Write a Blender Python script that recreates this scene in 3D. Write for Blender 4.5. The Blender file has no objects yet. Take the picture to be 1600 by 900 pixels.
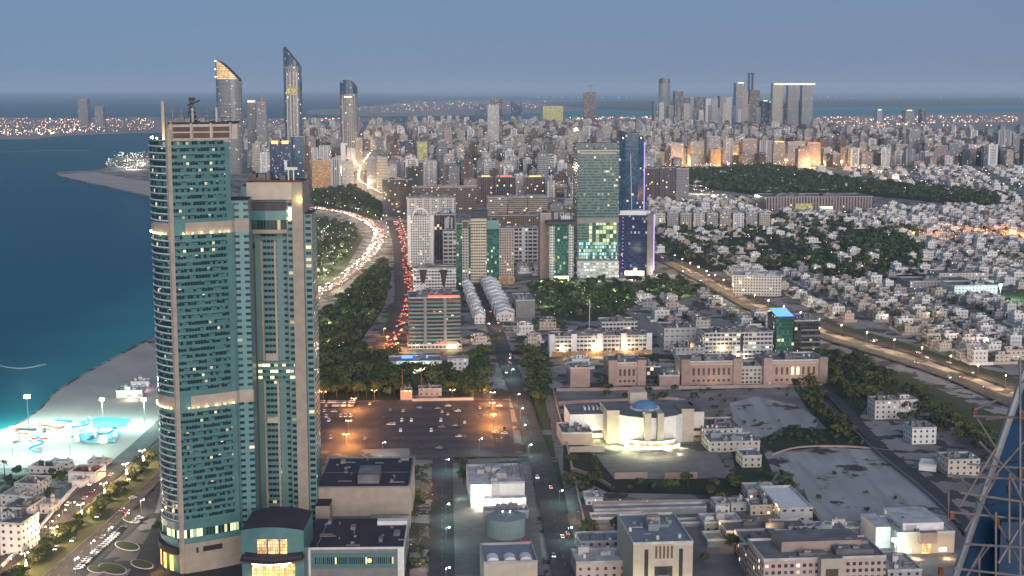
import bpy, math, random
from mathutils import Vector, noise as mnoise
random.seed(11)
R = math.radians
CH, F = 240.0, 2200.0
PIT = math.atan(312 / F)
CP, SP = math.cos(PIT), math.sin(PIT)
GR = R(5.2)                       # heading of the street grid
C = bpy.context.scene.collection

# ---------- measuring: photograph position -> place on the ground, and back
def G(px, py, z=0.0):
    a = (px - 800) / F; b = (450 - py) / F
    dy = CP + b * SP; dz = -SP + b * CP
    k = (z - CH) / dz
    return (a * k, dy * k)
def HT(y, py):
    t = (450 - py) / F
    return CH + y * (t * CP - SP) / (CP + t * SP)
def PX(x, y, z=0.0):
    w = z - CH
    d = y * CP - w * SP
    return 800 + F * x / d, 450 - F * (y * SP + w * CP) / d
def dep(y, z=0.0): return y * CP - (z - CH) * SP
def mpp(px, py):                   # metres per photograph pixel on the ground there
    x, y = G(px, py); return dep(y) / F

# ---------- mesh building
class MB:
    def __init__(s): s.v = []; s.f = []; s.uv = []; s.m = []
    def face(s, pts, uvs=None, m=0):
        n = len(s.v); s.v.extend(pts); s.f.append(tuple(range(n, n + len(pts))))
        s.uv.append(uvs or [(p[0], p[1]) for p in pts]); s.m.append(m)
    def prism(s, pts, z0, z1, m=0, cap=1, closed=True, u0=0.0, top=None, bottom=False):
        n = len(pts); u = u0; tp = top or pts
        for i in range(n if closed else n - 1):
            a, b = pts[i], pts[(i + 1) % n]; c, d = tp[i], tp[(i + 1) % n]
            L = math.hypot(b[0] - a[0], b[1] - a[1])
            s.face([(a[0], a[1], z0), (b[0], b[1], z0), (d[0], d[1], z1), (c[0], c[1], z1)],
                   [(u, z0), (u + L, z0), (u + L, z1), (u, z1)], m)
            u += L
        if closed and cap is not None: s.face([(p[0], p[1], z1) for p in tp], None, cap)
        if bottom: s.face([(p[0], p[1], z0) for p in reversed(pts)], None, m)
        return s
    def box(s, x0, x1, y0, y1, z0, z1, m=0, cap=None, bottom=False):
        return s.prism([(x0, y0), (x1, y0), (x1, y1), (x0, y1)], z0, z1, m, m if cap is None else cap, bottom=bottom)
    def tube(s, p, q, r, n=6, m=0, r2=None):
        p = Vector(p); q = Vector(q); d = (q - p).normalized()
        a = d.orthogonal().normalized(); b = d.cross(a); r2 = r if r2 is None else r2
        A = [p + r * (a * math.cos(t) + b * math.sin(t)) for t in [6.28318 * i / n for i in range(n)]]
        B = [q + r2 * (a * math.cos(t) + b * math.sin(t)) for t in [6.28318 * i / n for i in range(n)]]
        for i in range(n):
            j = (i + 1) % n
            s.face([tuple(A[i]), tuple(A[j]), tuple(B[j]), tuple(B[i])], [(0, 0), (1, 0), (1, 1), (0, 1)], m)
        s.face([tuple(x) for x in B], None, m); s.face([tuple(x) for x in reversed(A)], None, m)
        return s
    def ball(s, c, rx, rz=None, m=0, n=8, k=5, lo=-1.0):
        rz = rz or rx
        rings = []
        for j in range(k + 1):
            t = math.asin(lo) + (math.pi / 2 - math.asin(lo)) * j / k
            rings.append([(c[0] + rx * math.cos(t) * math.cos(6.28318 * i / n), c[1] + rx * math.cos(t) * math.sin(6.28318 * i / n), c[2] + rz * math.sin(t)) for i in range(n)])
        for j in range(k):
            for i in range(n):
                q = (i + 1) % n
                s.face([rings[j][i], rings[j][q], rings[j + 1][q], rings[j + 1][i]], [(0, 0)] * 4, m)
        return s
    def data(s, name, mats):
        me = bpy.data.meshes.new(name); me.from_pydata([tuple(p) for p in s.v], [], s.f)
        for x in mats: me.materials.append(x)
        me.polygons.foreach_set('material_index', s.m)
        ul = me.uv_layers.new(name='UVMap'); fl = []
        for u in s.uv:
            for a in u: fl += [a[0], a[1]]
        ul.data.foreach_set('uv', fl); me.update(); return me
    def build(s, name, mats, parent=None, loc=None, rz=0.0):
        if not isinstance(mats, (list, tuple)): mats = [mats]
        o = bpy.data.objects.new(name, s.data(name, mats)); C.objects.link(o)
        if parent: o.parent = parent
        if loc: o.location = loc
        if rz: o.rotation_euler.z = rz
        return o
def tag(o, label=None, cat=None, group=None, kind=None):
    if label: o['label'] = label
    if cat: o['category'] = cat
    if group: o['group'] = group
    if kind: o['kind'] = kind
    return o
def root(name, label, cat, loc, rz=0.0, group=None):
    o = bpy.data.objects.new(name, None); C.objects.link(o); o.empty_display_size = 1
    o.location = loc; o.rotation_euler.z = rz
    return tag(o, label, cat, group)
def copy_tree(o, parent=None):
    c = o.copy(); C.objects.link(c)
    if parent: c.parent = parent
    for ch in o.children: copy_tree(ch, c)
    return c

# ---------- materials
def nt(name):
    m = bpy.data.materials.new(name); m.use_nodes = True
    return m, m.node_tree, m.node_tree.nodes['Principled BSDF']
def N(t, kind, **kw):
    n = t.nodes.new(kind)
    for k, v in kw.items(): setattr(n, k, v)
    return n
def mth(t, op, a, b=None, c=None):
    n = N(t, 'ShaderNodeMath', operation=op)
    for i, x in enumerate((a, b, c)):
        if x is None: continue
        if isinstance(x, (int, float)): n.inputs[i].default_value = x
        else: t.links.new(x, n.inputs[i])
    return n.outputs[0]
def col4(c): return (c[0], c[1], c[2], 1)
def mixc(t, f, a, b, mode='MIX'):
    n = N(t, 'ShaderNodeMix', data_type='RGBA', blend_type=mode)
    for i, x in ((0, f), (6, a), (7, b)):
        if isinstance(x, (int, float)): n.inputs[i].default_value = x
        elif isinstance(x, tuple): n.inputs[i].default_value = col4(x)
        else: t.links.new(x, n.inputs[i])
    return n.outputs[2]
def plain(name, c, rough=0.8, var=0.25, scale=0.3, metal=0.0, bump=0.0, c2=None, spec=0.3):
    m, t, b = nt(name)
    tc = N(t, 'ShaderNodeTexCoord'); oi = N(t, 'ShaderNodeObjectInfo')
    nz = N(t, 'ShaderNodeTexNoise'); nz.inputs['Scale'].default_value = scale; nz.inputs['Detail'].default_value = 6
    t.links.new(tc.outputs['Object'], nz.inputs['Vector'])
    d = tuple(x * (1 - var) for x in c) if c2 is None else c2
    rr = N(t, 'ShaderNodeMapRange'); rr.inputs[1].default_value = 0.35; rr.inputs[2].default_value = 0.65
    t.links.new(nz.outputs[0], rr.inputs[0])
    x = mixc(t, rr.outputs[0], c, d)
    g = mth(t, 'MULTIPLY_ADD', oi.outputs['Random'], 0.3, 0.85)
    cm = N(t, 'ShaderNodeCombineColor'); [t.links.new(g, cm.inputs[i]) for i in range(3)]
    x = mixc(t, 1.0, x, cm.outputs[0], 'MULTIPLY')
    t.links.new(x, b.inputs['Base Color'])
    b.inputs['Roughness'].default_value = rough; b.inputs['Metallic'].default_value = metal
    b.inputs['Specular IOR Level'].default_value = spec
    if bump:
        bp = N(t, 'ShaderNodeBump'); bp.inputs['Strength'].default_value = bump
        t.links.new(nz.outputs[0], bp.inputs['Height']); t.links.new(bp.outputs[0], b.inputs['Normal'])
    return m
def glow(name, c, s, sample=False):
    m, t, b = nt(name)
    b.inputs['Base Color'].default_value = col4(c); b.inputs['Emission Color'].default_value = col4(c)
    b.inputs['Emission Strength'].default_value = s
    m.cycles.emission_sampling = 'AUTO' if sample else 'NONE'
    return m

# one facade pattern used with many settings: windows cut in bays and floors, some of them lit
def facade(name, wall, glass=(.03, .04, .05), fh=3.5, bw=3.5, wh=.55, ww=.6, lit=.06, litc=(1, .62, .28), ls=1.6,
           pw=0.0, pf=0.2, g2=None, g2p=0.3, gr=0.12, wr=0.75, spand=None, v0=0.0):
    m, t, b = nt(name)
    uv = N(t, 'ShaderNodeUVMap'); uv.uv_map = 'UVMap'
    sp = N(t, 'ShaderNodeSeparateXYZ'); t.links.new(uv.outputs[0], sp.inputs[0])
    oi = N(t, 'ShaderNodeObjectInfo')
    u = mth(t, 'DIVIDE', sp.outputs[0], bw); v = mth(t, 'DIVIDE', mth(t, 'ADD', sp.outputs[1], -v0), fh)
    fu = mth(t, 'FRACT', u); fv = mth(t, 'FRACT', v); iu = mth(t, 'FLOOR', u); iv = mth(t, 'FLOOR', v)
    mu = mth(t, 'LESS_THAN', mth(t, 'ABSOLUTE', mth(t, 'SUBTRACT', fu, .5)), ww / 2)
    mv = mth(t, 'LESS_THAN', mth(t, 'ABSOLUTE', mth(t, 'SUBTRACT', fv, .5)), wh / 2)
    mask = mth(t, 'MULTIPLY', mu, mv)
    if pw:
        pm = mth(t, 'GREATER_THAN', mth(t, 'FRACT', mth(t, 'DIVIDE', sp.outputs[0], pw)), pf)
        mask = mth(t, 'MULTIPLY', mask, pm)
    geo = N(t, 'ShaderNodeNewGeometry'); ge = N(t, 'ShaderNodeSeparateXYZ'); t.links.new(geo.outputs['Normal'], ge.inputs[0])
    mask = mth(t, 'MULTIPLY', mask, mth(t, 'LESS_THAN', mth(t, 'ABSOLUTE', ge.outputs[2]), .7))
    cb = N(t, 'ShaderNodeCombineXYZ'); t.links.new(iu, cb.inputs[0]); t.links.new(iv, cb.inputs[1])
    t.links.new(mth(t, 'MULTIPLY', oi.outputs['Random'], 97.0), cb.inputs[2])
    wn = N(t, 'ShaderNodeTexWhiteNoise'); t.links.new(cb.outputs[0], wn.inputs['Vector'])
    ws = N(t, 'ShaderNodeSeparateColor'); t.links.new(wn.outputs['Color'], ws.inputs[0])
    tc = N(t, 'ShaderNodeTexCoord'); nz = N(t, 'ShaderNodeTexNoise'); nz.inputs['Scale'].default_value = .12; nz.inputs['Detail'].default_value = 5
    t.links.new(tc.outputs['Object'], nz.inputs['Vector'])
    w = mixc(t, nz.outputs[0], tuple(x * 1.12 for x in wall), tuple(x * .8 for x in wall))
    if spand:
        w = mixc(t, mth(t, 'MULTIPLY', mv, 1.0), spand, w)
    g = mth(t, 'MULTIPLY_ADD', oi.outputs['Random'], .35, .82)
    cm = N(t, 'ShaderNodeCombineColor'); [t.links.new(g, cm.inputs[i]) for i in range(3)]
    w = mixc(t, 1.0, w, cm.outputs[0], 'MULTIPLY')
    gl = mixc(t, mth(t, 'LESS_THAN', ws.outputs[1], g2p), glass, g2 or tuple(x * 2.2 for x in glass))
    x = mixc(t, mask, w, gl); t.links.new(x, b.inputs['Base Color'])
    rg = mth(t, 'MULTIPLY_ADD', mask, gr - wr, wr); t.links.new(rg, b.inputs['Roughness'])
    b.inputs['Specular IOR Level'].default_value = .5
    if lit > 0:
        L = mth(t, 'MULTIPLY', mask, mth(t, 'LESS_THAN', ws.outputs[0], lit))
        L = mth(t, 'MULTIPLY', L, mth(t, 'MULTIPLY_ADD', ws.outputs[2], ls, ls * .3))
        b.inputs['Emission Color'].default_value = col4(litc)
        lc = mixc(t, ws.outputs[1], litc, (1, .85, .6)); t.links.new(lc, b.inputs['Emission Color'])
        t.links.new(L, b.inputs['Emission Strength'])
    else: b.inputs['Emission Strength'].default_value = 0
    m.cycles.emission_sampling = 'NONE'
    return m

W = {}
W['sand'] = plain('sand', (.42, .37, .32), .95, .2, .02)
W['lot'] = plain('bare_lot', (.22, .20, .19), .95, .25, .05, c2=(.13, .12, .115))
W['asph'] = plain('asphalt', (.055, .055, .058), .85, .3, .1)
W['asph2'] = plain('asphalt_worn', (.085, .08, .075), .85, .3, .1)
W['pave'] = plain('paving', (.19, .175, .165), .85, .25, .15)
W['paint'] = plain('road_paint', (.30, .30, .29), .7, .5, .4)
W['grass'] = plain('grass', (.045, .075, .025), .95, .4, .05, c2=(.075, .075, .035))
W['lawn_dark'] = plain('dry_scrub', (.045, .05, .03), .95, .3, .04, c2=(.02, .03, .015))
W['white'] = plain('white_paint', (.70, .69, .67), .7, .15, .4)
W['cream'] = plain('cream_wall', (.46, .40, .33), .8, .15, .2)
W['beige'] = plain('beige_stone', (.36, .31, .255), .8, .18, .2)
W['pink'] = plain('pink_stone', (.36, .27, .235), .8, .18, .2)
W['brown'] = plain('brown_wall', (.12, .085, .07), .8, .2, .2)
W['grey'] = plain('grey_concrete', (.22, .22, .22), .85, .2, .2)
W['dgrey'] = plain('dark_grey', (.07, .07, .08), .7, .2, .3)
W['roofg'] = plain('roof_grey', (.19, .185, .19), .9, .4, .12)
W['roofw'] = plain('roof_white', (.52, .51, .50), .9, .35, .15)
W['roofd'] = plain('roof_dark', (.05, .043, .055), .85, .25, .08)
W['roofb'] = plain('roof_blue', (.21, .24, .265), .7, .2, .2)
W['teal'] = plain('teal_panel', (.10, .22, .22), .35, .2, .15, spec=.5)
W['steel'] = plain('steel', (.30, .29, .29), .5, .2, .5, metal=.6)
W['dark'] = plain('dark_metal', (.03, .03, .035), .5, .2, .5)
W['glassd'] = plain('dark_glass', (.02, .03, .035), .1, .3, .4, spec=.7)
W['glassb'] = plain('blue_glass', (.02, .05, .11), .12, .3, .05, spec=.7)
W['bark'] = plain('bark', (.09, .065, .045), .95, .3, 2)
W['leaf'] = plain('leaves', (.070, .095, .040), .9, .5, .12, c2=(.025, .042, .018))
W['leafl'] = plain('leaves_light', (.12, .13, .045), .9, .5, .25, c2=(.04, .06, .02))
W['palm'] = plain('palm_leaves', (.06, .08, .035), .9, .4, .6)
W['red'] = plain('red_cloth', (.5, .04, .03), .7, .2, .5)
W['rust'] = plain('rusty_steel', (.22, .07, .04), .8, .4, 1.0)
W['bluedome'] = plain('blue_dome', (.09, .20, .34), .4, .15, .2, spec=.5)
W['silver'] = plain('car_silver', (.32, .33, .34), .3, .05, .1, metal=.3)
W['carw'] = plain('car_white', (.75, .75, .74), .3, .03, .1, spec=.6)
W['card'] = plain('car_dark', (.05, .05, .06), .3, .1, .1, spec=.6)
W['lw'] = glow('lamp_white', (1, .93, .8), 25)
W['lc'] = glow('lamp_cool', (.75, 1, .95), 30)
W['lo'] = glow('lamp_orange', (1, .42, .12), 16)
W['ly'] = glow('lamp_warm', (1, .72, .36), 20)
W['tail'] = glow('tail_light', (1, .05, .03), 9)
W['head'] = glow('head_light', (1, .92, .75), 16)
W['wlit'] = glow('lit_window', (1, .82, .45), 2.2)
W['wamb'] = glow('amber_window', (1, .5, .13), 1.6)
W['purple'] = glow('purple_light', (.55, .4, 1), .8)
W['blue'] = glow('blue_light', (.12, .3, 1), 1.5)
W['redl'] = glow('red_light', (1, .08, .05), 2.5)
# ---------- sky, sun, camera
sc = bpy.context.scene
wd = bpy.data.worlds.new('World'); sc.world = wd; wd.use_nodes = True
t = wd.node_tree; bg = t.nodes['Background']
sky = N(t, 'ShaderNodeTexSky', sky_type='NISHITA'); sky.sun_disc = False
SUN_E, SUN_A = R(13), R(168)
sky.sun_elevation = SUN_E; sky.sun_rotation = SUN_A; sky.altitude = 0; sky.dust_density = .5; sky.ozone_density = 6; sky.air_density = 1.0
# a thin veil of even dusk cloud over the clear sky
tcs = N(t, 'ShaderNodeTexCoord'); sx = N(t, 'ShaderNodeSeparateXYZ'); t.links.new(tcs.outputs['Generated'], sx.inputs[0])
mp = N(t, 'ShaderNodeMapping'); mp.inputs['Scale'].default_value = (3, 3, 22); t.links.new(tcs.outputs['Generated'], mp.inputs[0])
cn = N(t, 'ShaderNodeTexNoise'); cn.inputs['Scale'].default_value = 1.6; cn.inputs['Detail'].default_value = 5; t.links.new(mp.outputs[0], cn.inputs['Vector'])
mr = N(t, 'ShaderNodeMapRange'); mr.inputs[1].default_value = -.4; mr.inputs[2].default_value = .4; t.links.new(sx.outputs[0], mr.inputs[0])
veil = mixc(t, mr.outputs[0], (1.08, 2.0, 3.45), (1.36, 1.85, 3.15))
veil = mixc(t, mth(t, 'MULTIPLY', cn.outputs[0], .25), veil, (1.9, 2.35, 3.5))
t.links.new(mixc(t, .88, sky.outputs[0], veil), bg.inputs[0]); bg.inputs[1].default_value = 0.1
L = bpy.data.lights.new('sun', 'SUN'); L.energy = 2.8; L.angle = R(45); L.color = (1, .88, .80)
so = bpy.data.objects.new('sun', L); C.objects.link(so)
sd = Vector((math.sin(SUN_A) * math.cos(SUN_E), math.cos(SUN_A) * math.cos(SUN_E), math.sin(SUN_E)))
so.rotation_euler = (-sd).to_track_quat('-Z', 'Y').to_euler()
cam = bpy.data.cameras.new('camera'); co = bpy.data.objects.new('camera', cam); C.objects.link(co)
co.location = (0, 0, CH); co.rotation_euler = (math.pi / 2 - PIT, 0, 0)
cam.sensor_width = 36; cam.lens = 36 * F / 1600; cam.clip_end = 400000; cam.clip_start = 1; sc.camera = co
vs = sc.view_settings; vs.view_transform = 'Standard'; vs.look = 'None'; vs.exposure = .25; vs.gamma = 1; vs.use_curve_mapping = False
cy = sc.cycles; cy.max_bounces = 5; cy.diffuse_bounces = 2; cy.glossy_bounces = 2; cy.transmission_bounces = 2; cy.volume_bounces = 1
cy.use_denoising = True; cy.sample_clamp_indirect = 3; cy.sample_clamp_direct = 0; cy.use_light_tree = True
cy.use_adaptive_sampling = True; cy.adaptive_threshold = 0.01
cy.volume_step_rate = 10
sc.render.film_transparent = False

# ---------- land and water
ZN = [0]
def sheet(name, pts, z, mat, kind='structure', skirt=0.0, label=None):
    ZN[0] += 1
    if not skirt: z = .02 + ZN[0] * .012
    else: z = z + ZN[0] * .05 - .8 if name != 'town_ground' else 0
    mb = MB(); P = [G(*p) for p in pts]
    area = sum(P[i][0] * P[(i + 1) % len(P)][1] - P[(i + 1) % len(P)][0] * P[i][1] for i in range(len(P)))
    if area < 0: P.reverse()
    if skirt: mb.prism(P, z - skirt, z, 0, 0)
    else: mb.face([(p[0], p[1], z) for p in P])
    o = mb.build(name, mat); o['kind'] = kind
    if label: o['label'] = label
    return o
def cat_(pts, k=6):                 # smooth a polyline
    out = []
    for i in range(len(pts) - 1):
        p0 = pts[max(i - 1, 0)]; p1 = pts[i]; p2 = pts[i + 1]; p3 = pts[min(i + 2, len(pts) - 1)]
        for j in range(k):
            s = j / k; f = lambda a, b, c, d: .5 * (2 * b + (c - a) * s + (2 * a - 5 * b + 4 * c - d) * s * s + (3 * b - a - 3 * c + d) * s ** 3)
            out.append((f(p0[0], p1[0], p2[0], p3[0]), f(p0[1], p1[1], p2[1], p3[1])))
    out.append(pts[-1]); return out
ROADS = []
def offs(P, off):
    out = []
    for i in range(len(P)):
        a = P[max(i - 1, 0)]; b = P[min(i + 1, len(P) - 1)]
        d = math.hypot(b[0] - a[0], b[1] - a[1]) or 1
        out.append((P[i][0] - (b[1] - a[1]) / d * off, P[i][1] + (b[0] - a[0]) / d * off))
    return out
def ribbon(mb, P, w, z, off=0.0, th=0.0, m=0):
    A = offs(P, off + w / 2); B = offs(P, off - w / 2); u = 0
    for i in range(len(P) - 1):
        L = math.hypot(P[i + 1][0] - P[i][0], P[i + 1][1] - P[i][1])
        q = [(B[i][0], B[i][1], z + th), (B[i + 1][0], B[i + 1][1], z + th), (A[i + 1][0], A[i + 1][1], z + th), (A[i][0], A[i][1], z + th)]
        mb.face(q, [(u, 0), (u + L, 0), (u + L, w), (u, w)], m)
        if th:
            mb.face([(B[i][0], B[i][1], z), (B[i + 1][0], B[i + 1][1], z), q[1], q[0]], None, m)
            mb.face([(A[i + 1][0], A[i + 1][1], z), (A[i][0], A[i][1], z), q[3], q[2]], None, m)
        u += L
def road(name, pts, w, z=.012, mat='asph', smooth=6, dash=(), solid=(), keep=True):
    P = [G(*p) for p in cat_(pts, smooth)]; z = .9 + len(ROADS) * .02
    mb = MB(); ribbon(mb, P, w, z); o = mb.build(name, W[mat]); o['kind'] = 'structure'
    if keep: ROADS.append((P, w / 2))
    if dash or solid:
        mb = MB()
        for s in solid: ribbon(mb, P, .35, z + .02, s)
        Q = dense(P, 4.0)
        for s in dash:
            X = offs(Q, s)
            for i in range(0, len(X) - 1, 3): ribbon(mb, X[i:i + 2], .3, z + .02)
        o2 = mb.build('lane_marking', W['paint']); o2['kind'] = 'structure'
    return P
def dense(P, step):
    out = []; carry = 0.0
    for i in range(len(P) - 1):
        L = math.hypot(P[i + 1][0] - P[i][0], P[i + 1][1] - P[i][1]); s = carry
        while s < L:
            k = s / L; out.append((P[i][0] + (P[i + 1][0] - P[i][0]) * k, P[i][1] + (P[i + 1][1] - P[i][1]) * k)); s += step
        carry = s - L
    return out

# the sea: still teal water
m, t, b = nt('sea_water')
tc = N(t, 'ShaderNodeTexCoord'); nz = N(t, 'ShaderNodeTexNoise'); nz.inputs['Scale'].default_value = .0016; nz.inputs['Detail'].default_value = 4
t.links.new(tc.outputs['Object'], nz.inputs['Vector'])
S0, S1 = G(0, 672), G(232, 530); sl = math.hypot(S1[0] - S0[0], S1[1] - S0[1]); nx_, ny_ = -(S1[1] - S0[1]) / sl, (S1[0] - S0[0]) / sl
sxy = N(t, 'ShaderNodeSeparateXYZ'); t.links.new(tc.outputs['Object'], sxy.inputs[0])
dist = mth(t, 'ADD', mth(t, 'MULTIPLY', sxy.outputs[0], nx_), mth(t, 'MULTIPLY_ADD', sxy.outputs[1], ny_, -(S0[0] * nx_ + S0[1] * ny_)))
nn = N(t, 'ShaderNodeTexNoise'); nn.inputs['Scale'].default_value = .012; nn.inputs['Detail'].default_value = 5; t.links.new(tc.outputs['Object'], nn.inputs['Vector'])
dist = mth(t, 'ADD', dist, mth(t, 'MULTIPLY', mth(t, 'SUBTRACT', nn.outputs[0], .5), 90.0))
sh = N(t, 'ShaderNodeMapRange'); sh.interpolation_type = 'SMOOTHSTEP'; sh.inputs[1].default_value = -30; sh.inputs[2].default_value = 170; t.links.new(dist, sh.inputs[0])
strk = N(t, 'ShaderNodeMapping'); strk.inputs['Scale'].default_value = (.0012, .009, 1); strk.inputs['Rotation'].default_value = (0, 0, .5); t.links.new(tc.outputs['Object'], strk.inputs[0])
ns = N(t, 'ShaderNodeTexNoise'); ns.inputs['Scale'].default_value = 1.0; ns.inputs['Detail'].default_value = 6; t.links.new(strk.outputs[0], ns.inputs['Vector'])
deep = mixc(t, nz.outputs[0], (.0, .07, .12), (.0, .13, .18)); deep = mixc(t, mth(t, 'MULTIPLY', ns.outputs[0], .5), deep, (.005, .12, .17))
t.links.new(mixc(t, sh.outputs[0], (.03, .23, .25), deep), b.inputs['Base Color'])
b.inputs['Roughness'].default_value = .5; b.inputs['Specular IOR Level'].default_value = .06
n2 = N(t, 'ShaderNodeTexNoise'); n2.inputs['Scale'].default_value = .25; n2.inputs['Detail'].default_value = 4
t.links.new(tc.outputs['Object'], n2.inputs['Vector']); bp = N(t, 'ShaderNodeBump'); bp.inputs['Strength'].default_value = .25; bp.inputs['Distance'].default_value = .3
t.links.new(n2.outputs[0], bp.inputs['Height']); t.links.new(bp.outputs[0], b.inputs['Normal'])
W['sea'] = m
mb = MB(); mb.face([(-60000, -2000, -2), (60000, -2000, -2), (60000, 90000, -2), (-60000, 90000, -2)])
mb.build('sea', m)['kind'] = 'structure'
# shallow water by the beach
W['shal'] = plain('shallow_water', (.02, .13, .15), .35, .2, .01)

# the town ground: patchy paving, sand and dark planting
m, t, b = nt('town_ground')
tc = N(t, 'ShaderNodeTexCoord')
n1 = N(t, 'ShaderNodeTexNoise'); n1.inputs['Scale'].default_value = .004; n1.inputs['Detail'].default_value = 8
n2 = N(t, 'ShaderNodeTexVoronoi'); n2.inputs['Scale'].default_value = .022
n3 = N(t, 'ShaderNodeTexNoise'); n3.inputs['Scale'].default_value = .05; n3.inputs['Detail'].default_value = 6
for n in (n1, n2, n3): t.links.new(tc.outputs['Object'], n.inputs['Vector'])
s2 = N(t, 'ShaderNodeSeparateColor'); t.links.new(n2.outputs['Color'], s2.inputs[0])
x = mixc(t, s2.outputs[0], (.14, .13, .12), (.32, .295, .27))
x = mixc(t, mth(t, 'GREATER_THAN', n3.outputs[0], .53), x, (.05, .052, .045))
x = mixc(t, mth(t, 'GREATER_THAN', n1.outputs[0], .57), x, (.20, .19, .18))
t.links.new(x, b.inputs['Base Color']); b.inputs['Roughness'].default_value = .95
W['town'] = m

sheet('town_ground', [(-900, 1500), (-500, 900), (0, 672), (40, 655), (66, 634), (85, 612), (130, 583), (180, 556), (228, 531), (300, 498), (360, 455), (385, 400),
      (380, 350), (330, 325), (230, 306), (160, 290), (110, 279), (84, 272), (92, 268), (150, 266), (168, 262), (163, 254), (185, 245), (215, 238),
      (250, 234), (300, 230), (340, 222), (362, 206), (400, 199), (470, 194), (560, 196), (590, 192), (700, 192), (780, 188), (850, 191), (900, 196), (1000, 194),
      (1100, 197), (1270, 201), (1420, 211), (1600, 213), (2700, 235), (2700, 1500)], 0, W['town'], skirt=3)
# beach sand
sheet('beach', [(-600, 960), (-3, 676), (41, 657), (67, 637), (86, 615), (131, 586), (181, 559), (229, 534), (260, 560), (250, 640), (240, 700), (150, 728), (0, 732), (-100, 760)], .03, W['sand'])
sheet('sand_spit', [(90, 273), (112, 279), (160, 289), (230, 305), (330, 324), (380, 345), (375, 330), (320, 300), (230, 284), (175, 274), (150, 269)], .05, W['sand'])
W['far_sand'] = plain('far_sand', (.36, .28, .25), .95, .3, .0008, c2=(.22, .19, .18))
W['mangrove'] = plain('mangrove_flat', (.06, .08, .075), .95, .3, .0006, c2=(.14, .13, .13))
sheet('port_land', [(-500, 184), (0, 183), (100, 185), (230, 182), (330, 186), (470, 184), (600, 185), (590, 189), (470, 190), (380, 198), (260, 206), (180, 208), (110, 211), (60, 216), (0, 217), (-500, 226)], 0, W['far_sand'], skirt=4)
sheet('breakwater', [(-60, 238), (20, 234.5), (90, 233), (142, 234), (142, 235.2), (90, 234.6), (20, 236.4), (-60, 240.5)], 0, W['mangrove'], skirt=4)
sheet('far_shore', [(480, 172), (560, 168), (620, 161), (760, 156), (900, 158), (930, 170), (850, 176), (700, 181), (560, 181), (480, 178)], 0, W['far_sand'], skirt=4)
sheet('far_shore', [(880, 184), (1000, 183), (1270, 182), (1450, 177), (2400, 168), (2400, 202), (1600, 201), (1450, 201), (1270, 196), (1000, 191), (880, 190)], 0, W['far_sand'], skirt=4)
sheet('mangrove_shore', [(830, 160), (1000, 157), (1300, 157), (1600, 153), (2600, 151), (2600, 161), (1600, 164), (1300, 167), (1000, 173), (900, 168)], 0, W['mangrove'], skirt=4)
sheet('far_shore', [(560, 147), (900, 146), (1100, 144.5), (2600, 143), (2600, 147.5), (1200, 150), (700, 150)], 0, W['far_sand'], skirt=4)
sheet('tidal_flat', [(100, 157), (300, 155), (560, 158), (560, 160), (300, 158), (100, 160)], 0, W['mangrove'], skirt=4)

# roads
corn = road('coast_road', [(-60, 1080), (60, 920), (150, 828), (240, 737), (360, 602), (487, 470), (530, 440), (575, 402), (592, 368), (578, 350), (545, 335), (490, 325), (440, 316), (360, 290), (260, 258), (195, 246)], 20, .03, 'asph2', 8, dash=(-5, 0, 5))
corn2 = road('coast_road', [(-160, 1060), (-40, 930), (60, 842), (130, 778), (200, 715), (235, 684), (330, 590)], 14, .03, 'asph2', 6, dash=(0,))
main = road('avenue', [(905, 1000), (886, 900), (851, 745), (832, 685), (806, 602), (790, 560), (776, 520), (745, 440)], 15, .03, 'asph2', 6, dash=(0,))
side = road('side_street', [(688, 1000), (690, 900), (691, 800), (692, 712)], 13, .034, 'asph', 4, dash=(0,))
crs = road('side_street', [(640, 716), (700, 714), (852, 712)], 10, .024, 'asph2', 3)
crs2 = road('cross_street', [(480, 562), (640, 557), (800, 552), (1000, 556), (1200, 568)], 16, .026, 'asph', 4, dash=(0,))
redr = road('avenue', [(590, 560), (612, 520), (630, 470), (628, 430), (624, 385), (612, 345)], 20, .04, 'asph2', 5)
boul = road('boulevard', [(1740, 690), (1600, 640), (1500, 596), (1400, 562), (1290, 528), (1180, 485), (1100, 440), (1030, 405), (960, 372)], 16, .04, 'asph2', 6, dash=(-3, 3))
boul2 = road('boulevard', [(1720, 650), (1600, 612), (1500, 577), (1410, 548), (1310, 518), (1200, 476), (1120, 436), (1045, 402)], 13, .045, 'asph2', 6, dash=(0,))
cany = road('avenue', [(600, 312), (575, 298), (560, 285), (566, 262), (582, 240), (592, 226)], 34, .1, 'asph2', 5)
lot_r = road('service_road', [(1262, 590), (1310, 630), (1380, 705), (1460, 770), (1530, 850), (1600, 940)], 9, .03, 'asph', 5)
prk = road('park_road', [(1000, 292), (1050, 290), (1110, 305), (1165, 325)], 20, .08, 'pave', 5)
prk2 = road('park_road', [(1290, 262), (1350, 266), (1420, 280), (1480, 300)], 22, .1, 'pave', 5)
far_rd = road('district_road', [(1040, 262), (1130, 262), (1250, 260), (1330, 260)], 30, .2, 'asph2', 5)
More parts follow.
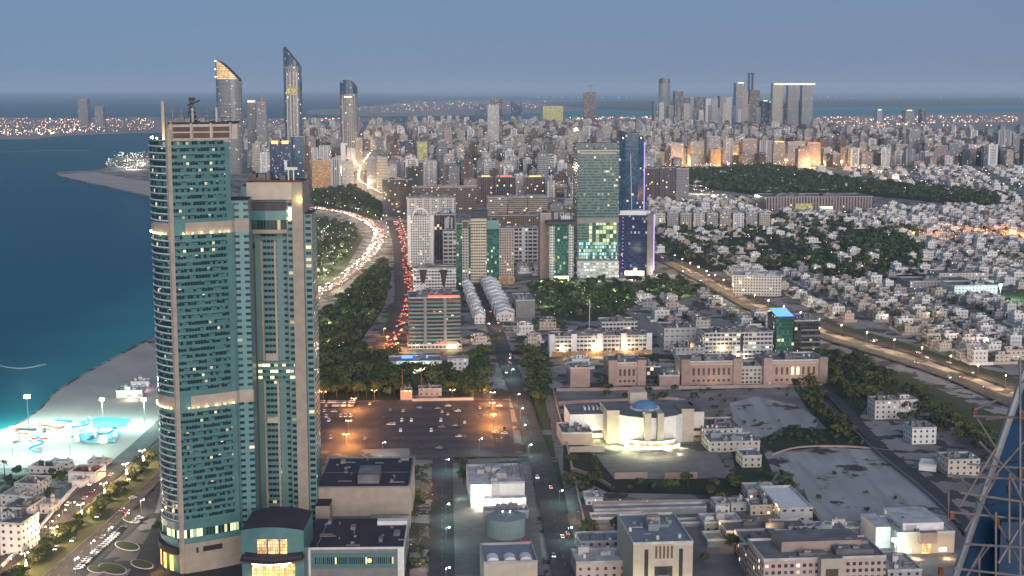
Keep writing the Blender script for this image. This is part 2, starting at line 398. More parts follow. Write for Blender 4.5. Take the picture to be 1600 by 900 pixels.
# ---------- ground patches
sheet('car_park', [(492, 628), (640, 627), (795, 625), (806, 708), (640, 712), (640, 700), (480, 706)], .02, W['asph'])
W['dark_asph'] = plain('car_park_asphalt', (.05, .052, .066), .85, .3, .1)
for o in C.objects:
    if o.name.startswith('car_park'): o.data.materials[0] = W['dark_asph']
mb = MB()
for i in range(7):
    y = 640 + i * 11.5
    for x0 in (505, 606, 690):
        a = G(x0, y); b = G(x0 + 85, y)
        for k in range(28):
            q = k / 27; x = a[0] + (b[0] - a[0]) * q; yy = a[1] + (b[1] - a[1]) * q
            mb.face([(x, yy - 5, .9), (x + .14, yy - 5, .9), (x + .14, yy + 5, .9), (x, yy + 5, .9)])
mb.build('bay_marking', W['paint'])['kind'] = 'structure'
sheet('sand_lot', [(1060, 612), (1240, 606), (1262, 640), (1300, 660), (1290, 690), (1210, 705), (1130, 672), (1085, 640)], .016, W['lot'])
SL = C.objects[-1]
m, t, b = nt('sandy_lot'); tc = N(t, 'ShaderNodeTexCoord'); n1 = N(t, 'ShaderNodeTexNoise'); n1.inputs['Scale'].default_value = .03; n1.inputs['Detail'].default_value = 9; n1.inputs['Roughness'].default_value = .65
n2 = N(t, 'ShaderNodeTexNoise'); n2.inputs['Scale'].default_value = .012; n2.inputs['Detail'].default_value = 6
for n in (n1, n2): t.links.new(tc.outputs['Object'], n.inputs['Vector'])
r1 = N(t, 'ShaderNodeMapRange'); r1.inputs[1].default_value = .56; r1.inputs[2].default_value = .60; t.links.new(n1.outputs[0], r1.inputs[0])
x = mixc(t, n2.outputs[0], (.50, .48, .46), (.17, .16, .155)); tk = N(t, 'ShaderNodeMapping'); tk.inputs['Scale'].default_value = (.12, .012, 1); tk.inputs['Rotation'].default_value = (0, 0, .9); t.links.new(tc.outputs['Object'], tk.inputs[0]); n4 = N(t, 'ShaderNodeTexNoise'); n4.inputs['Scale'].default_value = 1.0; n4.inputs['Detail'].default_value = 7; t.links.new(tk.outputs[0], n4.inputs['Vector']); r4 = N(t, 'ShaderNodeMapRange'); r4.inputs[1].default_value = .48; r4.inputs[2].default_value = .62; t.links.new(n4.outputs[0], r4.inputs[0]); x = mixc(t, mth(t, 'MULTIPLY', r4.outputs[0], .55), x, (.20, .19, .18)); x = mixc(t, r1.outputs[0], x, (.045, .045, .035)); t.links.new(x, b.inputs['Base Color']); b.inputs['Roughness'].default_value = .95; W['lot2'] = m
sheet('sand_lot', [(1140, 630), (1180, 620), (1240, 632), (1280, 655), (1270, 678), (1200, 690), (1150, 672)], .022, W['lot2'])
sheet('sand_lot', [(1210, 712), (1300, 700), (1390, 705), (1440, 745), (1500, 800), (1480, 818), (1290, 822), (1255, 770), (1225, 740)], .016, W['lot2'])
sheet('scrub_ground', [(1180, 690), (1230, 668), (1330, 672), (1385, 700), (1290, 698), (1210, 708)], .03, W['lawn_dark'])
sheet('lane_ground', [(865, 610), (1060, 606), (1085, 640), (1060, 632), (870, 630)], .018, W['lot'])
sheet('grass_verge', [(822, 620), (850, 618), (862, 672), (836, 672)], .03, W['grass'])
sheet('grass_verge', [(838, 680), (862, 680), (868, 715), (846, 715)], .03, W['grass'])
sheet('grass_verge', [(850, 722), (873, 722), (895, 804), (866, 804)], .03, W['grass'])
sheet('verge_path', [(853, 618), (866, 618), (925, 880), (903, 880)], .022, W['pave'])
sheet('garden_ground', [(880, 735), (950, 770), (1190, 775), (1210, 745), (1190, 700), (1140, 690), (1150, 740), (960, 748), (880, 660)], .014, W['lawn_dark'])
sheet('park_ground', [(497, 505), (600, 400), (612, 430), (600, 480), (560, 540), (640, 560), (640, 625), (497, 628)], .02, W['lawn_dark'])
sheet('park_ground', [(490, 300), (560, 292), (600, 320), (600, 345), (560, 338), (490, 322)], .04, W['lawn_dark'])
sheet('park_ground', [(488, 338), (550, 350), (568, 372), (540, 420), (488, 462)], .04, W['grass'])
sheet('park_ground', [(822, 443), (1060, 438), (1110, 462), (960, 482), (1000, 500), (850, 500)], .03, W['grass'])
sheet('park_ground', [(1022, 360), (1200, 345), (1330, 350), (1445, 390), (1460, 430), (1330, 445), (1180, 420), (1110, 425), (1030, 395)], .06, W['lawn_dark'])
sheet('park_ground', [(1070, 270), (1200, 262), (1330, 284), (1570, 308), (1550, 326), (1400, 310), (1300, 301), (1190, 306), (1080, 292)], .08, W['lawn_dark'])
sheet('park_ground', [(1210, 560), (1320, 556), (1380, 600), (1350, 640), (1320, 700), (1262, 640), (1240, 606)], .02, W['lawn_dark'])
sheet('grass_verge', [(1330, 570), (1400, 580), (1560, 650), (1700, 720), (1640, 720), (1500, 660), (1390, 620)], .02, W['grass'])
sheet('pitch', [(1540, 455), (1640, 450), (1680, 480), (1580, 486)], .03, W['grass'])
sheet('road_verge', [(1290, 520), (1420, 545), (1620, 618), (1720, 668), (1700, 640), (1600, 596), (1400, 532), (1300, 505)], .02, W['grass'])
sheet('promenade', [(-40, 900), (60, 818), (120, 766), (170, 722), (150, 722), (95, 766), (30, 818), (-80, 900)], .02, W['pave'])
sheet('forecourt', [(130, 905), (240, 800), (250, 760), (215, 790), (90, 905)], .02, W['asph'])
sheet('drop_off', [(150, 1000), (250, 800), (400, 860), (640, 860), (640, 1000)], .012, W['asph'])
sheet('paved_yard', [(698, 900), (698, 735), (735, 730), (830, 728), (850, 900)], .02, W['pave'])
sheet('forecourt', [(930, 712), (1120, 705), (1140, 748), (960, 750)], .03, W['pave'])
sheet('corner_plaza', [(600, 556), (700, 552), (705, 575), (610, 580)], .035, W['pave'])
sheet('compound_ground', [(900, 790), (1200, 780), (1290, 825), (1500, 830), (1560, 1000), (900, 1000)], .01, W['lot'])
# median of the coast road with kerb
P = [G(*p) for p in cat_([(0, 930), (100, 850), (160, 798), (225, 738), (300, 658)], 8)]
mb = MB(); ribbon(mb, P, 20, .96, th=.14); mb.build('median', W['grass'])['kind'] = 'structure'
mb = MB(); ribbon(mb, P, .5, .9, 10.3, th=.24); ribbon(mb, P, .5, .9, -10.3, th=.24); mb.build('kerb', W['pave'])['kind'] = 'structure'
P = [G(*p) for p in cat_([(916, 900), (862, 640), (852, 612)], 4)]

for i, (px, py, a_, b_) in enumerate(((199, 856, 9, 4.5), (176, 892, 10, 5), (222, 885, 8, 4), (205, 815, 7, 3), (150, 893, 6, 3))):
    x, y = G(px, py); r = root('planter', 'oval planted island with pale kerb on the hotel forecourt, ' + ('beside the curved canopy', 'nearest the road', 'at the tower foot', 'farthest from the entrance', 'at the bottom edge')[i], 'planter', (x, y, 0), -.8, 'forecourt planters')
    ov = lambda k: [(k * a_ * math.cos(6.283 * j / 24), k * b_ * math.sin(6.283 * j / 24)) for j in range(24)]
    mb = MB(); mb.prism(ov(1.08), .9, 1.25, 0, 0); mb.build('kerb', W['white'], r); mb = MB(); mb.prism(ov(1), 1.2, 1.35, 0, 0); mb.build('soil', W['grass'], r)
# ---------- building kit
FAC = {}
def fc(k, *a, **kw): FAC[k] = facade('facade_' + k, *a, **kw); return FAC[k]
fc('white_grid', (.54, .53, .51), (.05, .06, .07), 3.4, 3.2, .55, .55, .04)
fc('white_pier', (.55, .53, .51), (.06, .07, .08), 3.3, 3.0, .6, .62, .05, pw=12, pf=.3)
fc('cream_grid', (.45, .41, .36), (.05, .05, .055), 3.3, 3.4, .5, .6, .06)
fc('beige_strip', (.34, .29, .24), (.06, .06, .06), 3.5, 4, .45, 1.0, .05)
fc('pink_grid', (.38, .30, .27), (.05, .05, .055), 3.3, 3.0, .5, .55, .06)
fc('pink_vert', (.34, .26, .23), (.04, .045, .06), 3.5, 6, 1.0, .45, .02)
fc('brown_grid', (.17, .125, .105), (.03, .03, .035), 3.4, 3.2, .55, .62, .05)
fc('brown_vert', (.13, .095, .095), (.03, .03, .04), 3.5, 4, .8, .6, .05, pw=16, pf=.12)
fc('grey_grid', (.31, .31, .33), (.04, .05, .06), 3.4, 3.0, .5, .65, .05)
fc('grey_vert', (.34, .34, .36), (.04, .05, .06), 3.5, 5, 1.0, .5, .02, pw=20, pf=.2)
fc('green_glass', (.03, .10, .085), (.02, .075, .065), 3.6, 2.4, .75, .85, .08, (.55, 1, .35), .9)
fc('teal_glass', (.13, .18, .17), (.035, .08, .085), 3.6, 2.6, .6, .9, .03, (1, .8, .45), .9, g2=(.10, .17, .15))
fc('navy_glass', (.02, .03, .07), (.012, .02, .06), 3.6, 2.4, .8, .9, .05, (.5, .6, 1), .6)
fc('blue_glass', (.05, .09, .15), (.02, .055, .10), 3.8, 3, .8, .92, .015)
fc('dark_glass', (.045, .05, .055), (.02, .025, .03), 3.6, 2.8, .7, .85, .05)
fc('dark_vert', (.12, .11, .11), (.02, .02, .03), 3.6, 3.6, 1.0, .7, .03)
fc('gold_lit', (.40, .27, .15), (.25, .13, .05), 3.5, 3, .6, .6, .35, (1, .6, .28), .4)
fc('tower_grey', (.25, .25, .26), (.08, .09, .10), 3.6, 3.4, .5, .92, .02, g2=(.14, .14, .15))
fc('villa_white', (.60, .58, .56), (.05, .05, .05), 3.6, 4.2, .42, .34, .04, (1, .8, .5), 1.6)
fc('villa_cream', (.50, .45, .39), (.05, .05, .05), 3.6, 4.2, .42, .34, .04, (1, .8, .5), 1.6)
fc('villa_pink', (.42, .34, .31), (.05, .05, .05), 3.6, 4.2, .42, .34, .03, (1, .8, .5), 1.6)
fc('villa_grey', (.36, .36, .37), (.04, .04, .045), 3.6, 4.2, .42, .34, .04, (1, .8, .5), 1.6)
fc('shed', (.44, .43, .42), (.05, .05, .06), 5, 5, .25, .4, .03)
fc('band_white', (.54, .53, .51), (.04, .045, .05), 3.9, 3.6, .52, .8, .10, (1, .8, .5), 1.0)
fc('rooms_slot', (.52, .51, .50), (.03, .03, .035), 5.4, 6.5, .55, .8, .06, (.9, .95, 1), 1.0)
fc('cream_band', (.50, .45, .36), (.05, .045, .04), 3.6, 3.0, .42, .85, .03)
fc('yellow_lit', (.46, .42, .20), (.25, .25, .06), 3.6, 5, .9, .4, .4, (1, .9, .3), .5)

FOOT = []                            # circles kept clear of scattered buildings
def poly_in(p, poly):
    x, y = p; r = False; j = len(poly) - 1
    for i in range(len(poly)):
        a, b = poly[i], poly[j]
        if (a[1] > y) != (b[1] > y) and x < (b[0] - a[0]) * (y - a[1]) / (b[1] - a[1]) + a[0]: r = not r
        j = i
    return r
def frame(x0, x1, yb, yt, yd=0):
    gx, gy = G((x0 + x1) / 2, yb); w = (x1 - x0) / F * dep(gy); h = HT(gy, yt)
    return gx, gy, w, h
def roof_kit(r, w, d, h, rm='roofg', n=3, ins=0.0, cx=0, cy=None, top=None):
    cy = d / 2 if cy is None else cy
    mb = MB(); x0, x1, y0, y1 = cx - w / 2 + ins, cx + w / 2 - ins, cy - d / 2 + ins, cy + d / 2 - ins
    e = .4
    mb.box(x0 - .12, x1 + .12, y0 - .12, y0 + e, h, h + 1.2); mb.box(x0 - .12, x1 + .12, y1 - e, y1 + .12, h, h + 1.2)
    mb.box(x0 - .12, x0 + e, y0 + e, y1 - e, h, h + 1.2); mb.box(x1 - e, x1 + .12, y0 + e, y1 - e, h, h + 1.2)
    mb.build('parapet', top or r.get('_wm') or W['roofw'], r)
    rd = random.Random(int(abs(w * 977 + d * 31 + h)))
    for i in range(n):
        a = rd.uniform(.10, .24) * w; bb = rd.uniform(.14, .3) * d; x = cx + rd.uniform(-.33, .33) * w; y = cy + rd.uniform(-.3, .3) * d; q = rd.uniform(1.6, 4.2)
        mb = MB(); mb.box(x - a / 2, x + a / 2, y - bb / 2, y + bb / 2, h + .02 * i, h + q)
        mb.box(x - a * .3, x - a * .05, y - bb * .3, y + bb * .1, h + q, h + q + 1.0, 1)
        mb.build('plant_room', [W[rm], W['steel']], r)
def block(name, label, cat, x0, x1, yb, yt, d, fm, rm='roofg', rz=GR, group=None, n=3, base=None, z0=0, foot=True, nokit=False):
    gx, gy, w, h = frame(x0, x1, yb, yt)
    r = root(name, label, cat, (gx, gy, 0), rz, group)
    r['_wm'] = 0; del r['_wm']
    mb = MB(); mb.box(-w / 2, w / 2, 0, d, z0, h, 0, 1); mb.build('wall', [FAC.get(fm) or W[fm], W[rm]], r)
    if not nokit: roof_kit(r, w, d, h, rm, n)
    if base:
        mb = MB(); mb.box(-w / 2 - 1, w / 2 + 1, -1, d + 1, 0, base[1]); mb.build('base', FAC.get(base[0]) or W[base[0]], r)
    if foot: FOOT.append((gx - math.sin(rz) * d / 2, gy + d / 2, max(w, d) * .62))
    return r, w, h
def sub(r, name, mats, fn):
    mb = MB(); fn(mb); return mb.build(name, [W[x] if isinstance(x, str) and x in W else FAC[x] if isinstance(x, str) else x for x in mats], r)

# ---------- twin hotel towers in front
def arcpts(pts, k=5): return cat_(pts, k)
gx, gy = G(286, 897)
T1 = root('curved_tower', 'teal glass tower with curved left face, beige belts and a masted roof, tallest in front', 'tower', (gx, gy, 0))
FOOT.append((gx + 10, gy + 22, 50))
H1 = HT(gy, 222)
arc = arcpts([(-.9, .2), (-4.6, 2.6), (-8.6, 6.4), (-11.6, 11.2), (-13.4, 17), (-14, 24), (-13.2, 33)], 4)
front = arcpts([(.9, .3), (9, 4.6), (17.5, 9.7), (26, 15.6)], 3)
rec = [(26.0, 15.6), (27.0, 17.8), (33.6, 19.6)]
backp = [(37.0, 44), (20, 50), (0, 48)]
plan = list(reversed(arc)) + [(.9, .3)] + front[1:] + [(19.2, 47), (0, 48)]
HW = HT(gy + 20, 313)
FAC['t1_band'] = facade('hotel_glass', (.06, .13, .14), (.012, .03, .035), 3.25, 1.45, 1.0, .9, .022, (1, .75, .4), .9, g2=(.07, .17, .17), g2p=.36, gr=.12)
FAC['t1_side'] = facade('hotel_side_windows', (.10, .215, .215), (.012, .03, .04), 3.25, 4.6, .42, .55, .03, (1, .75, .4), .9, gr=.12, wr=.35)
FAC['belt_win'] = facade('belt_grille', (.30, .25, .20), (.06, .05, .05), 20, 1.2, .7, .5, 0)
mb = MB(); mb.prism(plan, 0, H1 - .5, 0, 1)
wall1 = mb.build('wall', [W['teal'], W['roofd']], T1)
mb = MB(); mb.prism([(25.2, 17.5), (27, 17.8), (33.6, 19.6), (31, 44), (19, 46)], 0, HW, 0, 1); mb.build('side_wing', [W['teal'], W['roofd']], T1)
def shift(P, o): return offs(P, o)
nf = int((H1 - 26) / 3.25)
belts = [(HT(gy, 368), HT(gy, 349)), (HT(gy, 641), HT(gy, 621))]
# floors: a recessed dark window band, with a pale ledge on the curved face
for i in range(nf):
    z = 27 + i * 3.25
    if any(a - 2.6 < z < b + .2 for a, b in belts): continue
    mb = MB(); mb.prism(shift(arc, .22)[1:-1], z + .75, z + 2.75, closed=False, u0=i * 7.3)
    mb.build('curved_window_band', FAC['t1_band'], T1)
    mb = MB(); mb.prism(shift(front, -.22)[:-1], z + .95, z + 2.7, closed=False, u0=i * 11.6); mb.build('window_band', FAC['t1_band'], T1)
    mb = MB(); A = shift(arc, .7); B = shift(arc, -.05)
    for j in range(len(A) - 1):
        mb.face([(A[j][0], A[j][1], z + .5), (A[j + 1][0], A[j + 1][1], z + .5), (A[j + 1][0], A[j + 1][1], z + .12), (A[j][0], A[j][1], z + .12)])
        mb.face([(A[j][0], A[j][1], z + .5), (B[j][0], B[j][1], z + .5), (B[j + 1][0], B[j + 1][1], z + .5), (A[j + 1][0], A[j + 1][1], z + .5)])
    mb.build('ledge', W['white'], T1)
mb = MB(); mb.prism([(26.6, 16.2), (27.3, 17.5), (33.7, 19.3)], 10, HW - 1, closed=False); mb.build('side_window', FAC['t1_side'], T1)
sub(T1, 'corner_fin', ['beige'], lambda mb: mb.prism([(-1.5, .1), (-.2, -1.4), (1.3, .2), (1.0, 1.6), (-1.2, 1.4)], 0, H1 + 6))
for a, b in belts:
    mb = MB(); mb.prism(shift(arc, .45), a, b, closed=False); mb.build('curved_belt', W['beige'], T1); mb = MB(); mb.prism(shift(front, -.45)[2:-1] + [(26.3, 15.3), (27.3, 17.3), (33.9, 19.1), (34, 22)], a, b, closed=False)
    mb.build('belt', W['beige'], T1)
    for P, o, k in ((shift(arc, .9), 0, 2.3), (shift(front, -.9), 3, 4.6)):
        for q in dense(P, k)[1:]:
            mb = MB(); mb.ball((q[0], q[1], a + .7), .28, .3, n=6, k=3); mb.build('uplight', W['ly'], T1)
            l = None
# crown
sub(T1, 'terrace_wall', ['beige', 'roofd'], lambda mb: (mb.prism(list(reversed([(x * 1.0, y) for x, y in arc])) + [(-.9, .2), (.9, .3)] + front[1:] + [(20.5, 40), (0, 44)], H1 - .5, H1 + .9, 0, 1)))
zc = HT(gy + 12, 194)
cr = [(.5, 3.0), (27, 17.2), (29.5, 18.6), (25, 40), (4, 40), (-4, 12)]
sub(T1, 'crown', ['cream', 'roofd'], lambda mb: mb.prism(cr, H1 + .9, zc, 0, 1))
for i in range(3):
    a = .04 + i * .325; b = a + .27
    f = lambda q: (.5 + 26.5 * q + .08, 3.0 + 14.2 * q - .16)
    for z0, z1 in ((H1 + 1.6, H1 + 4.1), (H1 + 4.8, H1 + 7.0)):
        sub(T1, 'crown_panel', ['brown'], lambda mb: mb.prism([f(a), f(b)], z0, z1, closed=False))
for i in range(4):
    q = .015 + i * .323; p = (.5 + 26.5 * q, 3 + 14.2 * q)
    sub(T1, 'crown_pier', ['cream'], lambda mb: mb.box(p[0] - .5, p[0] + .5, p[1] - .8, p[1] + .4, H1 + .9, zc + .6))
sub(T1, 'deck', ['dark'], lambda mb: mb.prism([(-1, 4), (27, 18), (27, 38), (0, 38)], zc + .02, zc + 1.0))
zr = zc + 1
sub(T1, 'fin_mast', ['cream'], lambda mb: mb.prism([(-4.6, 7), (-3.2, 7), (-3.2, 9), (-4.6, 9)], H1, HT(gy + 8, 158)))
for q in (.32, .72):
    sub(T1, 'mast', ['cream'], lambda mb: mb.box(26 * q + 1, 26 * q + 2, 14 * q + 5, 14 * q + 6, zr, HT(gy + 12, 168)))
for k in range(3):
    sub(T1, 'roof_rail', ['steel'], lambda mb: mb.tube((-3.6, 7.5, zr + 2.0 + k * 2.3), (26.5, 23.5, zr + 2.0 + k * 2.3), .22, 5))
for k in range(9):
    q = k / 8; sub(T1, 'rail_post', ['steel'], lambda mb: mb.tube((-3.6 + 30 * q, 7.5 + 16 * q, zr), (-3.6 + 30 * q, 7.5 + 16 * q, zr + 6.4), .14, 4))
def crane(mb):
    for i in range(5):
        z = zr + i * 2.1; s = 1.9 - i * .25
        mb.box(9 - s, 9 + s, 12 - s, 12 + s, z, z + 1.1, 0); mb.tube((9 - s, 12 - s, z), (9 + s, 12 - s, z + 2), .2, 4); mb.tube((9 + s, 12 - s, z), (9 - s, 12 - s, z + 2), .2, 4)
    mb.tube((9, 12, zr + 9), (9, 12, HT(gy + 12, 160)), .5, 6); mb.tube((7, 12, zr + 8), (13, 12, zr + 10.5), .35, 5)
    mb.box(7.8, 10.4, 11, 13, zr + 10.2, zr + 11.8)
sub(T1, 'maintenance_crane', ['dark'], crane)
rd = random.Random(3)
for k in range(9):
    x = rd.uniform(0, 24); sub(T1, 'plant_room', ['grey'], lambda mb: mb.box(x, x + rd.uniform(1.2, 3), x * .55 + 6, x * .55 + 9, zr, zr + rd.uniform(1, 2.6)))
for k in range(5):
    p = arc[3 + k * 4]; sub(T1, 'roof_lamp', ['lc'], lambda mb: mb.ball((p[0] + .8, p[1] + .6, H1 + 1.7), .4, n=6, k=3))
# foot of the tower
z1_, z2_ = 14.5, 24.8
fo = shift(arc, 1.2); ff = shift(front, -1.0)
sub(T1, 'podium_band', ['teal'], lambda mb: mb.prism(list(reversed(shift(front, -.6))), 22.5, 26.5, closed=False))
sub(T1, 'podium_band', ['teal'], lambda mb: mb.prism(shift(arc, .8), 22.5, 26.5, closed=False))
FAC['lobby'] = facade('lobby_glass', (.07, .19, .20), (.02, .04, .04), 30, 1.6, 1, .85, .42, (.75, 1, .45), 1.6, g2=(.05, .12, .1))
sub(T1, 'window_band', ['lobby'], lambda mb: (mb.prism(shift(arc, .5), 18.4, 22.5, closed=False), mb.prism(shift(front, -.3), 18.4, 22.5, closed=False)))
sub(T1, 'podium_band', ['teal'], lambda mb: mb.prism(shift(arc, 1.6), 15.6, 18.4, closed=False))
sub(T1, 'podium_band', ['teal'], lambda mb: mb.prism(shift(front, -.8), 15.6, 18.4, closed=False))
sub(T1, 'canopy', ['dark', 'roofd'], lambda mb: mb.prism(list(reversed(shift(arc, 2.6))) + [(-1, 1), (-4, 8), (-8, 20)], 10.5, 13.5, 0, 1))
sub(T1, 'stone_base', ['beige'], lambda mb: mb.prism(shift(front, -1.2) + [(34, 18), (34, 30)], 0, 15.6, closed=False))
sub(T1, 'base_window', ['dark'], lambda mb: mb.prism([shift(front, -1.4)[3], shift(front, -1.4)[6]], 10.5, 13.2, closed=False))
sub(T1, 'base_window', ['dark'], lambda mb: mb.prism([shift(front, -1.4)[2], (shift(front, -1.4)[2][0] + 1, shift(front, -1.4)[2][1] + .5)], 10.4, 13.2, closed=False))
for k in (3, 7, 11):
    p, q = shift(arc, 1.9)[k], shift(arc, 1.9)[k + 2]
    sub(T1, 'base_window', ['wamb'], lambda mb: mb.prism([q, p], 1.5, 9.5, closed=False))

gx2, gy2 = G(440, 838)
T2 = root('portal_tower', 'teal tower framed by a beige portal with curved sky lounge, shorter of the pair', 'tower', (gx2, gy2, 0), R(2))
FOOT.append((gx2, gy2 + 15, 34))
H2 = HT(gy2, 285); k2 = dep(gy2, H2) / F
X = lambda px: (px - 437) * k2
def t2(px0, px1, y0, y1, z0, z1, name, mats): return sub(T2, name, mats, lambda mb: mb.box(X(px0), X(px1), y0, y1, z0, z1, 0, len(mats) - 1))
FAC['t2_main'] = facade('hotel_windows', (.11, .21, .205), (.012, .03, .04), 3.3, 2.1, .45, .9, .025, (1, .7, .3), 1.0, g2=(.02, .05, .055), pw=11.5, pf=.28, wr=.4)
FAC['t2_side'] = facade('hotel_corner_windows', (.11, .20, .195), (.012, .03, .04), 3.3, 4.2, .5, .66, .03, (1, .7, .3), 1.0, wr=.4)
za = HT(gy2, 312)
t2(404, 456, 4.0, 30, 0, za, 'wall', ['t2_main', 'roofd'])
t2(391, 404, 3.0, 30, 0, za - 26, 'side_column', ['brown', 'roofd'])
t2(386, 395, 1.0, 30, za - 30, H2 - 2, 'side_column', ['teal', 'roofd'])
t2(456, 465, 1.2, 30, 0, za, 'window_bay', ['t2_side', 'roofd'])
t2(465, 482, .2, 30, 0, H2, 'side_column', ['beige', 'roofd'])
t2(482, 494, 5.0, 30, 0, za - 8, 'window_bay', ['t2_side', 'roofd'])
t2(395, 465, 0.2, 30, za, H2, 'portal_beam', ['cream', 'roofd'])
t2(434, 437.5, 3.2, 4.0, 0, za - 22, 'pilaster', ['beige']); t2(413, 416, 3.2, 4.0, 0, za - 22, 'pilaster', ['beige'])
def lounge(mb, z0, z1, o, m):
    P = [(X(392), 4), (X(392) + .3, 1.6 - o), (X(404), -1.2 - o), (X(424), -2.6 - o), (X(444), -2.4 - o), (X(457), -1.2 - o), (X(457), 4)]
    mb.prism(P, z0, z1, 0, 1, bottom=True)
zl = za - 1.5
sub(T2, 'lounge_roof', ['dgrey', 'roofg'], lambda mb: lounge(mb, zl - 4, zl, .3, 0))
sub(T2, 'lounge_wall', ['teal', 'roofg'], lambda mb: lounge(mb, zl - 9, zl - 4.002, 0, 0))
FAC['lounge'] = facade('lounge_glass', (.05, .12, .12), (.02, .04, .04), 30, 1.8, 1, .85, .22, (1, .5, .2), .7)
sub(T2, 'lounge_window', ['lounge', 'roofg'], lambda mb: lounge(mb, zl - 14, zl - 9.002, -.3, 0))
sub(T2, 'lounge_floor', ['beige', 'roofg'], lambda mb: lounge(mb, zl - 16, zl - 14.002, .2, 0))
sub(T2, 'lit_soffit', ['wlit'], lambda mb: mb.box(X(460), X(464), -.05, .15, za - 9, za - 4))
for p in ((461, 375), (470, 357)): pass
for z in (za - 6, za - 10): sub(T2, 'uplight', ['ly'], lambda mb: mb.ball((X(461), .4, z), .8, n=6, k=3))
sub(T2, 'belt', ['cream'], lambda mb: mb.box(X(417), X(434), 3.5, 4, 96, 100)); sub(T2, 'belt', ['cream'], lambda mb: mb.box(X(417), X(434), 3.5, 4, 62, 65))
FAC['t2_lit'] = facade('bright_office_floors', (.11, .20, .195), (.03, .06, .05), 3.3, 2.1, .45, .9, .6, (.7, 1, .35), 1.8)
sub(T2, 'window_band', ['t2_lit'], lambda mb: mb.box(X(406), X(464), 3.6 - 2.6, 3.9, 86, 96))
rd = random.Random(8)
for k in range(8):
    x = rd.uniform(X(392), X(474)); sub(T2, 'plant_room', ['roofg'], lambda mb: mb.box(x, x + rd.uniform(1.5, 4), rd.uniform(6, 14), 22, H2, H2 + rd.uniform(1.2, 5)))
sub(T2, 'roof_gantry', ['white'], lambda mb: (mb.box(X(452), X(472), 8, 10, H2 + 6, H2 + 7.4), mb.box(X(457), X(459), 8, 9, H2, H2 + 6), mb.box(X(465), X(467), 8, 9, H2, H2 + 6), mb.box(X(452), X(456), 8, 10, H2 + 7.4, H2 + 11)))
sub(T2, 'roof_edge', ['rust'], lambda mb: mb.box(X(404), X(482), 1, 1.6, H2, H2 + 1.1))

# ---------- podium: entrance hall, function halls
gx, gy = G(426, 925)
PD = root('entrance_hall', 'curved teal entrance hall with amber windows between the tower feet', 'building', (gx, gy, 0))
k = dep(gy, 10) / F; XX = lambda px: (px - 426) * k
hh = HT(gy, 832)
def gable(mb):
    n = 12; pts = []
    for i in range(n + 1):
        q = i / n * 2 - 1; pts.append((XX(426 + 49 * q), -3.0 * (1 - q * q) + 3, hh + 2.5 * (1 - q * q)))
    for i in range(n):
        a, b = pts[i], pts[i + 1]
        mb.face([(a[0], a[1], 0), (b[0], b[1], 0), b, a]); mb.face([a, b, (b[0], 34, b[2]), (a[0], 34, a[2])], None, 1)
    for s in (pts[0], pts[-1]): mb.face([(s[0], s[1], 0), (s[0], 34, 0), (s[0], 34, s[2]), (s[0], s[1], s[2])])
sub(PD, 'wall', ['teal', 'roofd'], gable)
FAC['amber'] = facade('amber_panes', (.25, .10, .03), (.3, .15, .05), 1.6, 1.1, .88, .85, 1.0, (1, .52, .14), 1.1)
for a, b in ((404, 418), (421, 437), (440, 450)):
    z = HT(gy, 842); sub(PD, 'window', ['amber'], lambda mb: mb.box(XX(a), XX(b), -.6, 1.5, HT(gy, 866), z))
zcn = HT(gy - 10, 883); zc0 = HT(gy - 3, 868)
sub(PD, 'canopy', ['brown', 'roofd'], lambda mb: (mb.prism([(XX(378), 3), (XX(380), -7), (XX(405), -10), (XX(430), -11), (XX(455), -9), (XX(476), -5), (XX(476), 3)], zcn, zcn + .9, 0, 1, bottom=True), mb.prism([(XX(384), 3), (XX(384), -4), (XX(430), -8), (XX(474), -3), (XX(474), 3)], zcn + .9, zc0, 1, 1)))
sub(PD, 'canopy_light', ['ly'], lambda mb: mb.prism([(XX(384), -7.1), (XX(405), -10.1), (XX(430), -11.1), (XX(455), -9.1), (XX(474), -5.1)], zcn + .15, zcn + .5, closed=False))
for q in (405, 425, 447): sub(PD, 'chandelier', ['ly'], lambda mb: mb.tube((XX(q), -6, zcn - 2.2), (XX(q), -6, zcn - 1), 1.2, 8, r2=.3))
sub(PD, 'lobby_window', ['amber'], lambda mb: mb.box(XX(395), XX(462), -.8, 0, 1, zcn - 1))
gx, gy = G(560, 905)
F1 = root('function_hall', 'long low hotel hall with dark roof and teal window strip, nearest', 'building', (gx, gy, 0), R(1.5))
k = dep(gy, 15) / F; XX = lambda px: (px - 560) * k; h = HT(gy, 858)
sub(F1, 'wall', ['grey', 'roofd'], lambda mb: mb.box(XX(478), XX(632), 0, 50, 0, h, 0, 1))
sub(F1, 'parapet', ['white'], lambda mb: (mb.box(XX(478) - .2, XX(632) + .2, -.3, .5, h, h + 1), mb.box(XX(632) - .5, XX(632) + .25, .5, 50, h, h + 1)))
FAC['strip'] = facade('strip_window', (.07, .19, .20), (.03, .04, .045), 40, 1.0, 1, .7, .06, (1, .6, .15), 1.5)
sub(F1, 'window_surround', ['teal'], lambda mb: mb.box(XX(488), XX(620), -.35, 0, h - 9.6, h - 2)); sub(F1, 'window', ['strip'], lambda mb: mb.box(XX(492), XX(616), -.5, 0, h - 7.4, h - 4))
sub(F1, 'medallion', ['wamb'], lambda mb: mb.tube((XX(578), -.52, h - 5.7), (XX(578), -.75, h - 5.7), 1.1, 12))
sub(F1, 'pillar', ['white'], lambda mb: mb.box(XX(478), XX(486), -.5, 0, 0, h)); sub(F1, 'pillar', ['white'], lambda mb: mb.box(XX(622), XX(632), -.5, 0, 0, h))
sub(F1, 'skylight', ['white'], lambda mb: mb.box(XX(582), XX(631), 38, 43, h, h + 2.2))
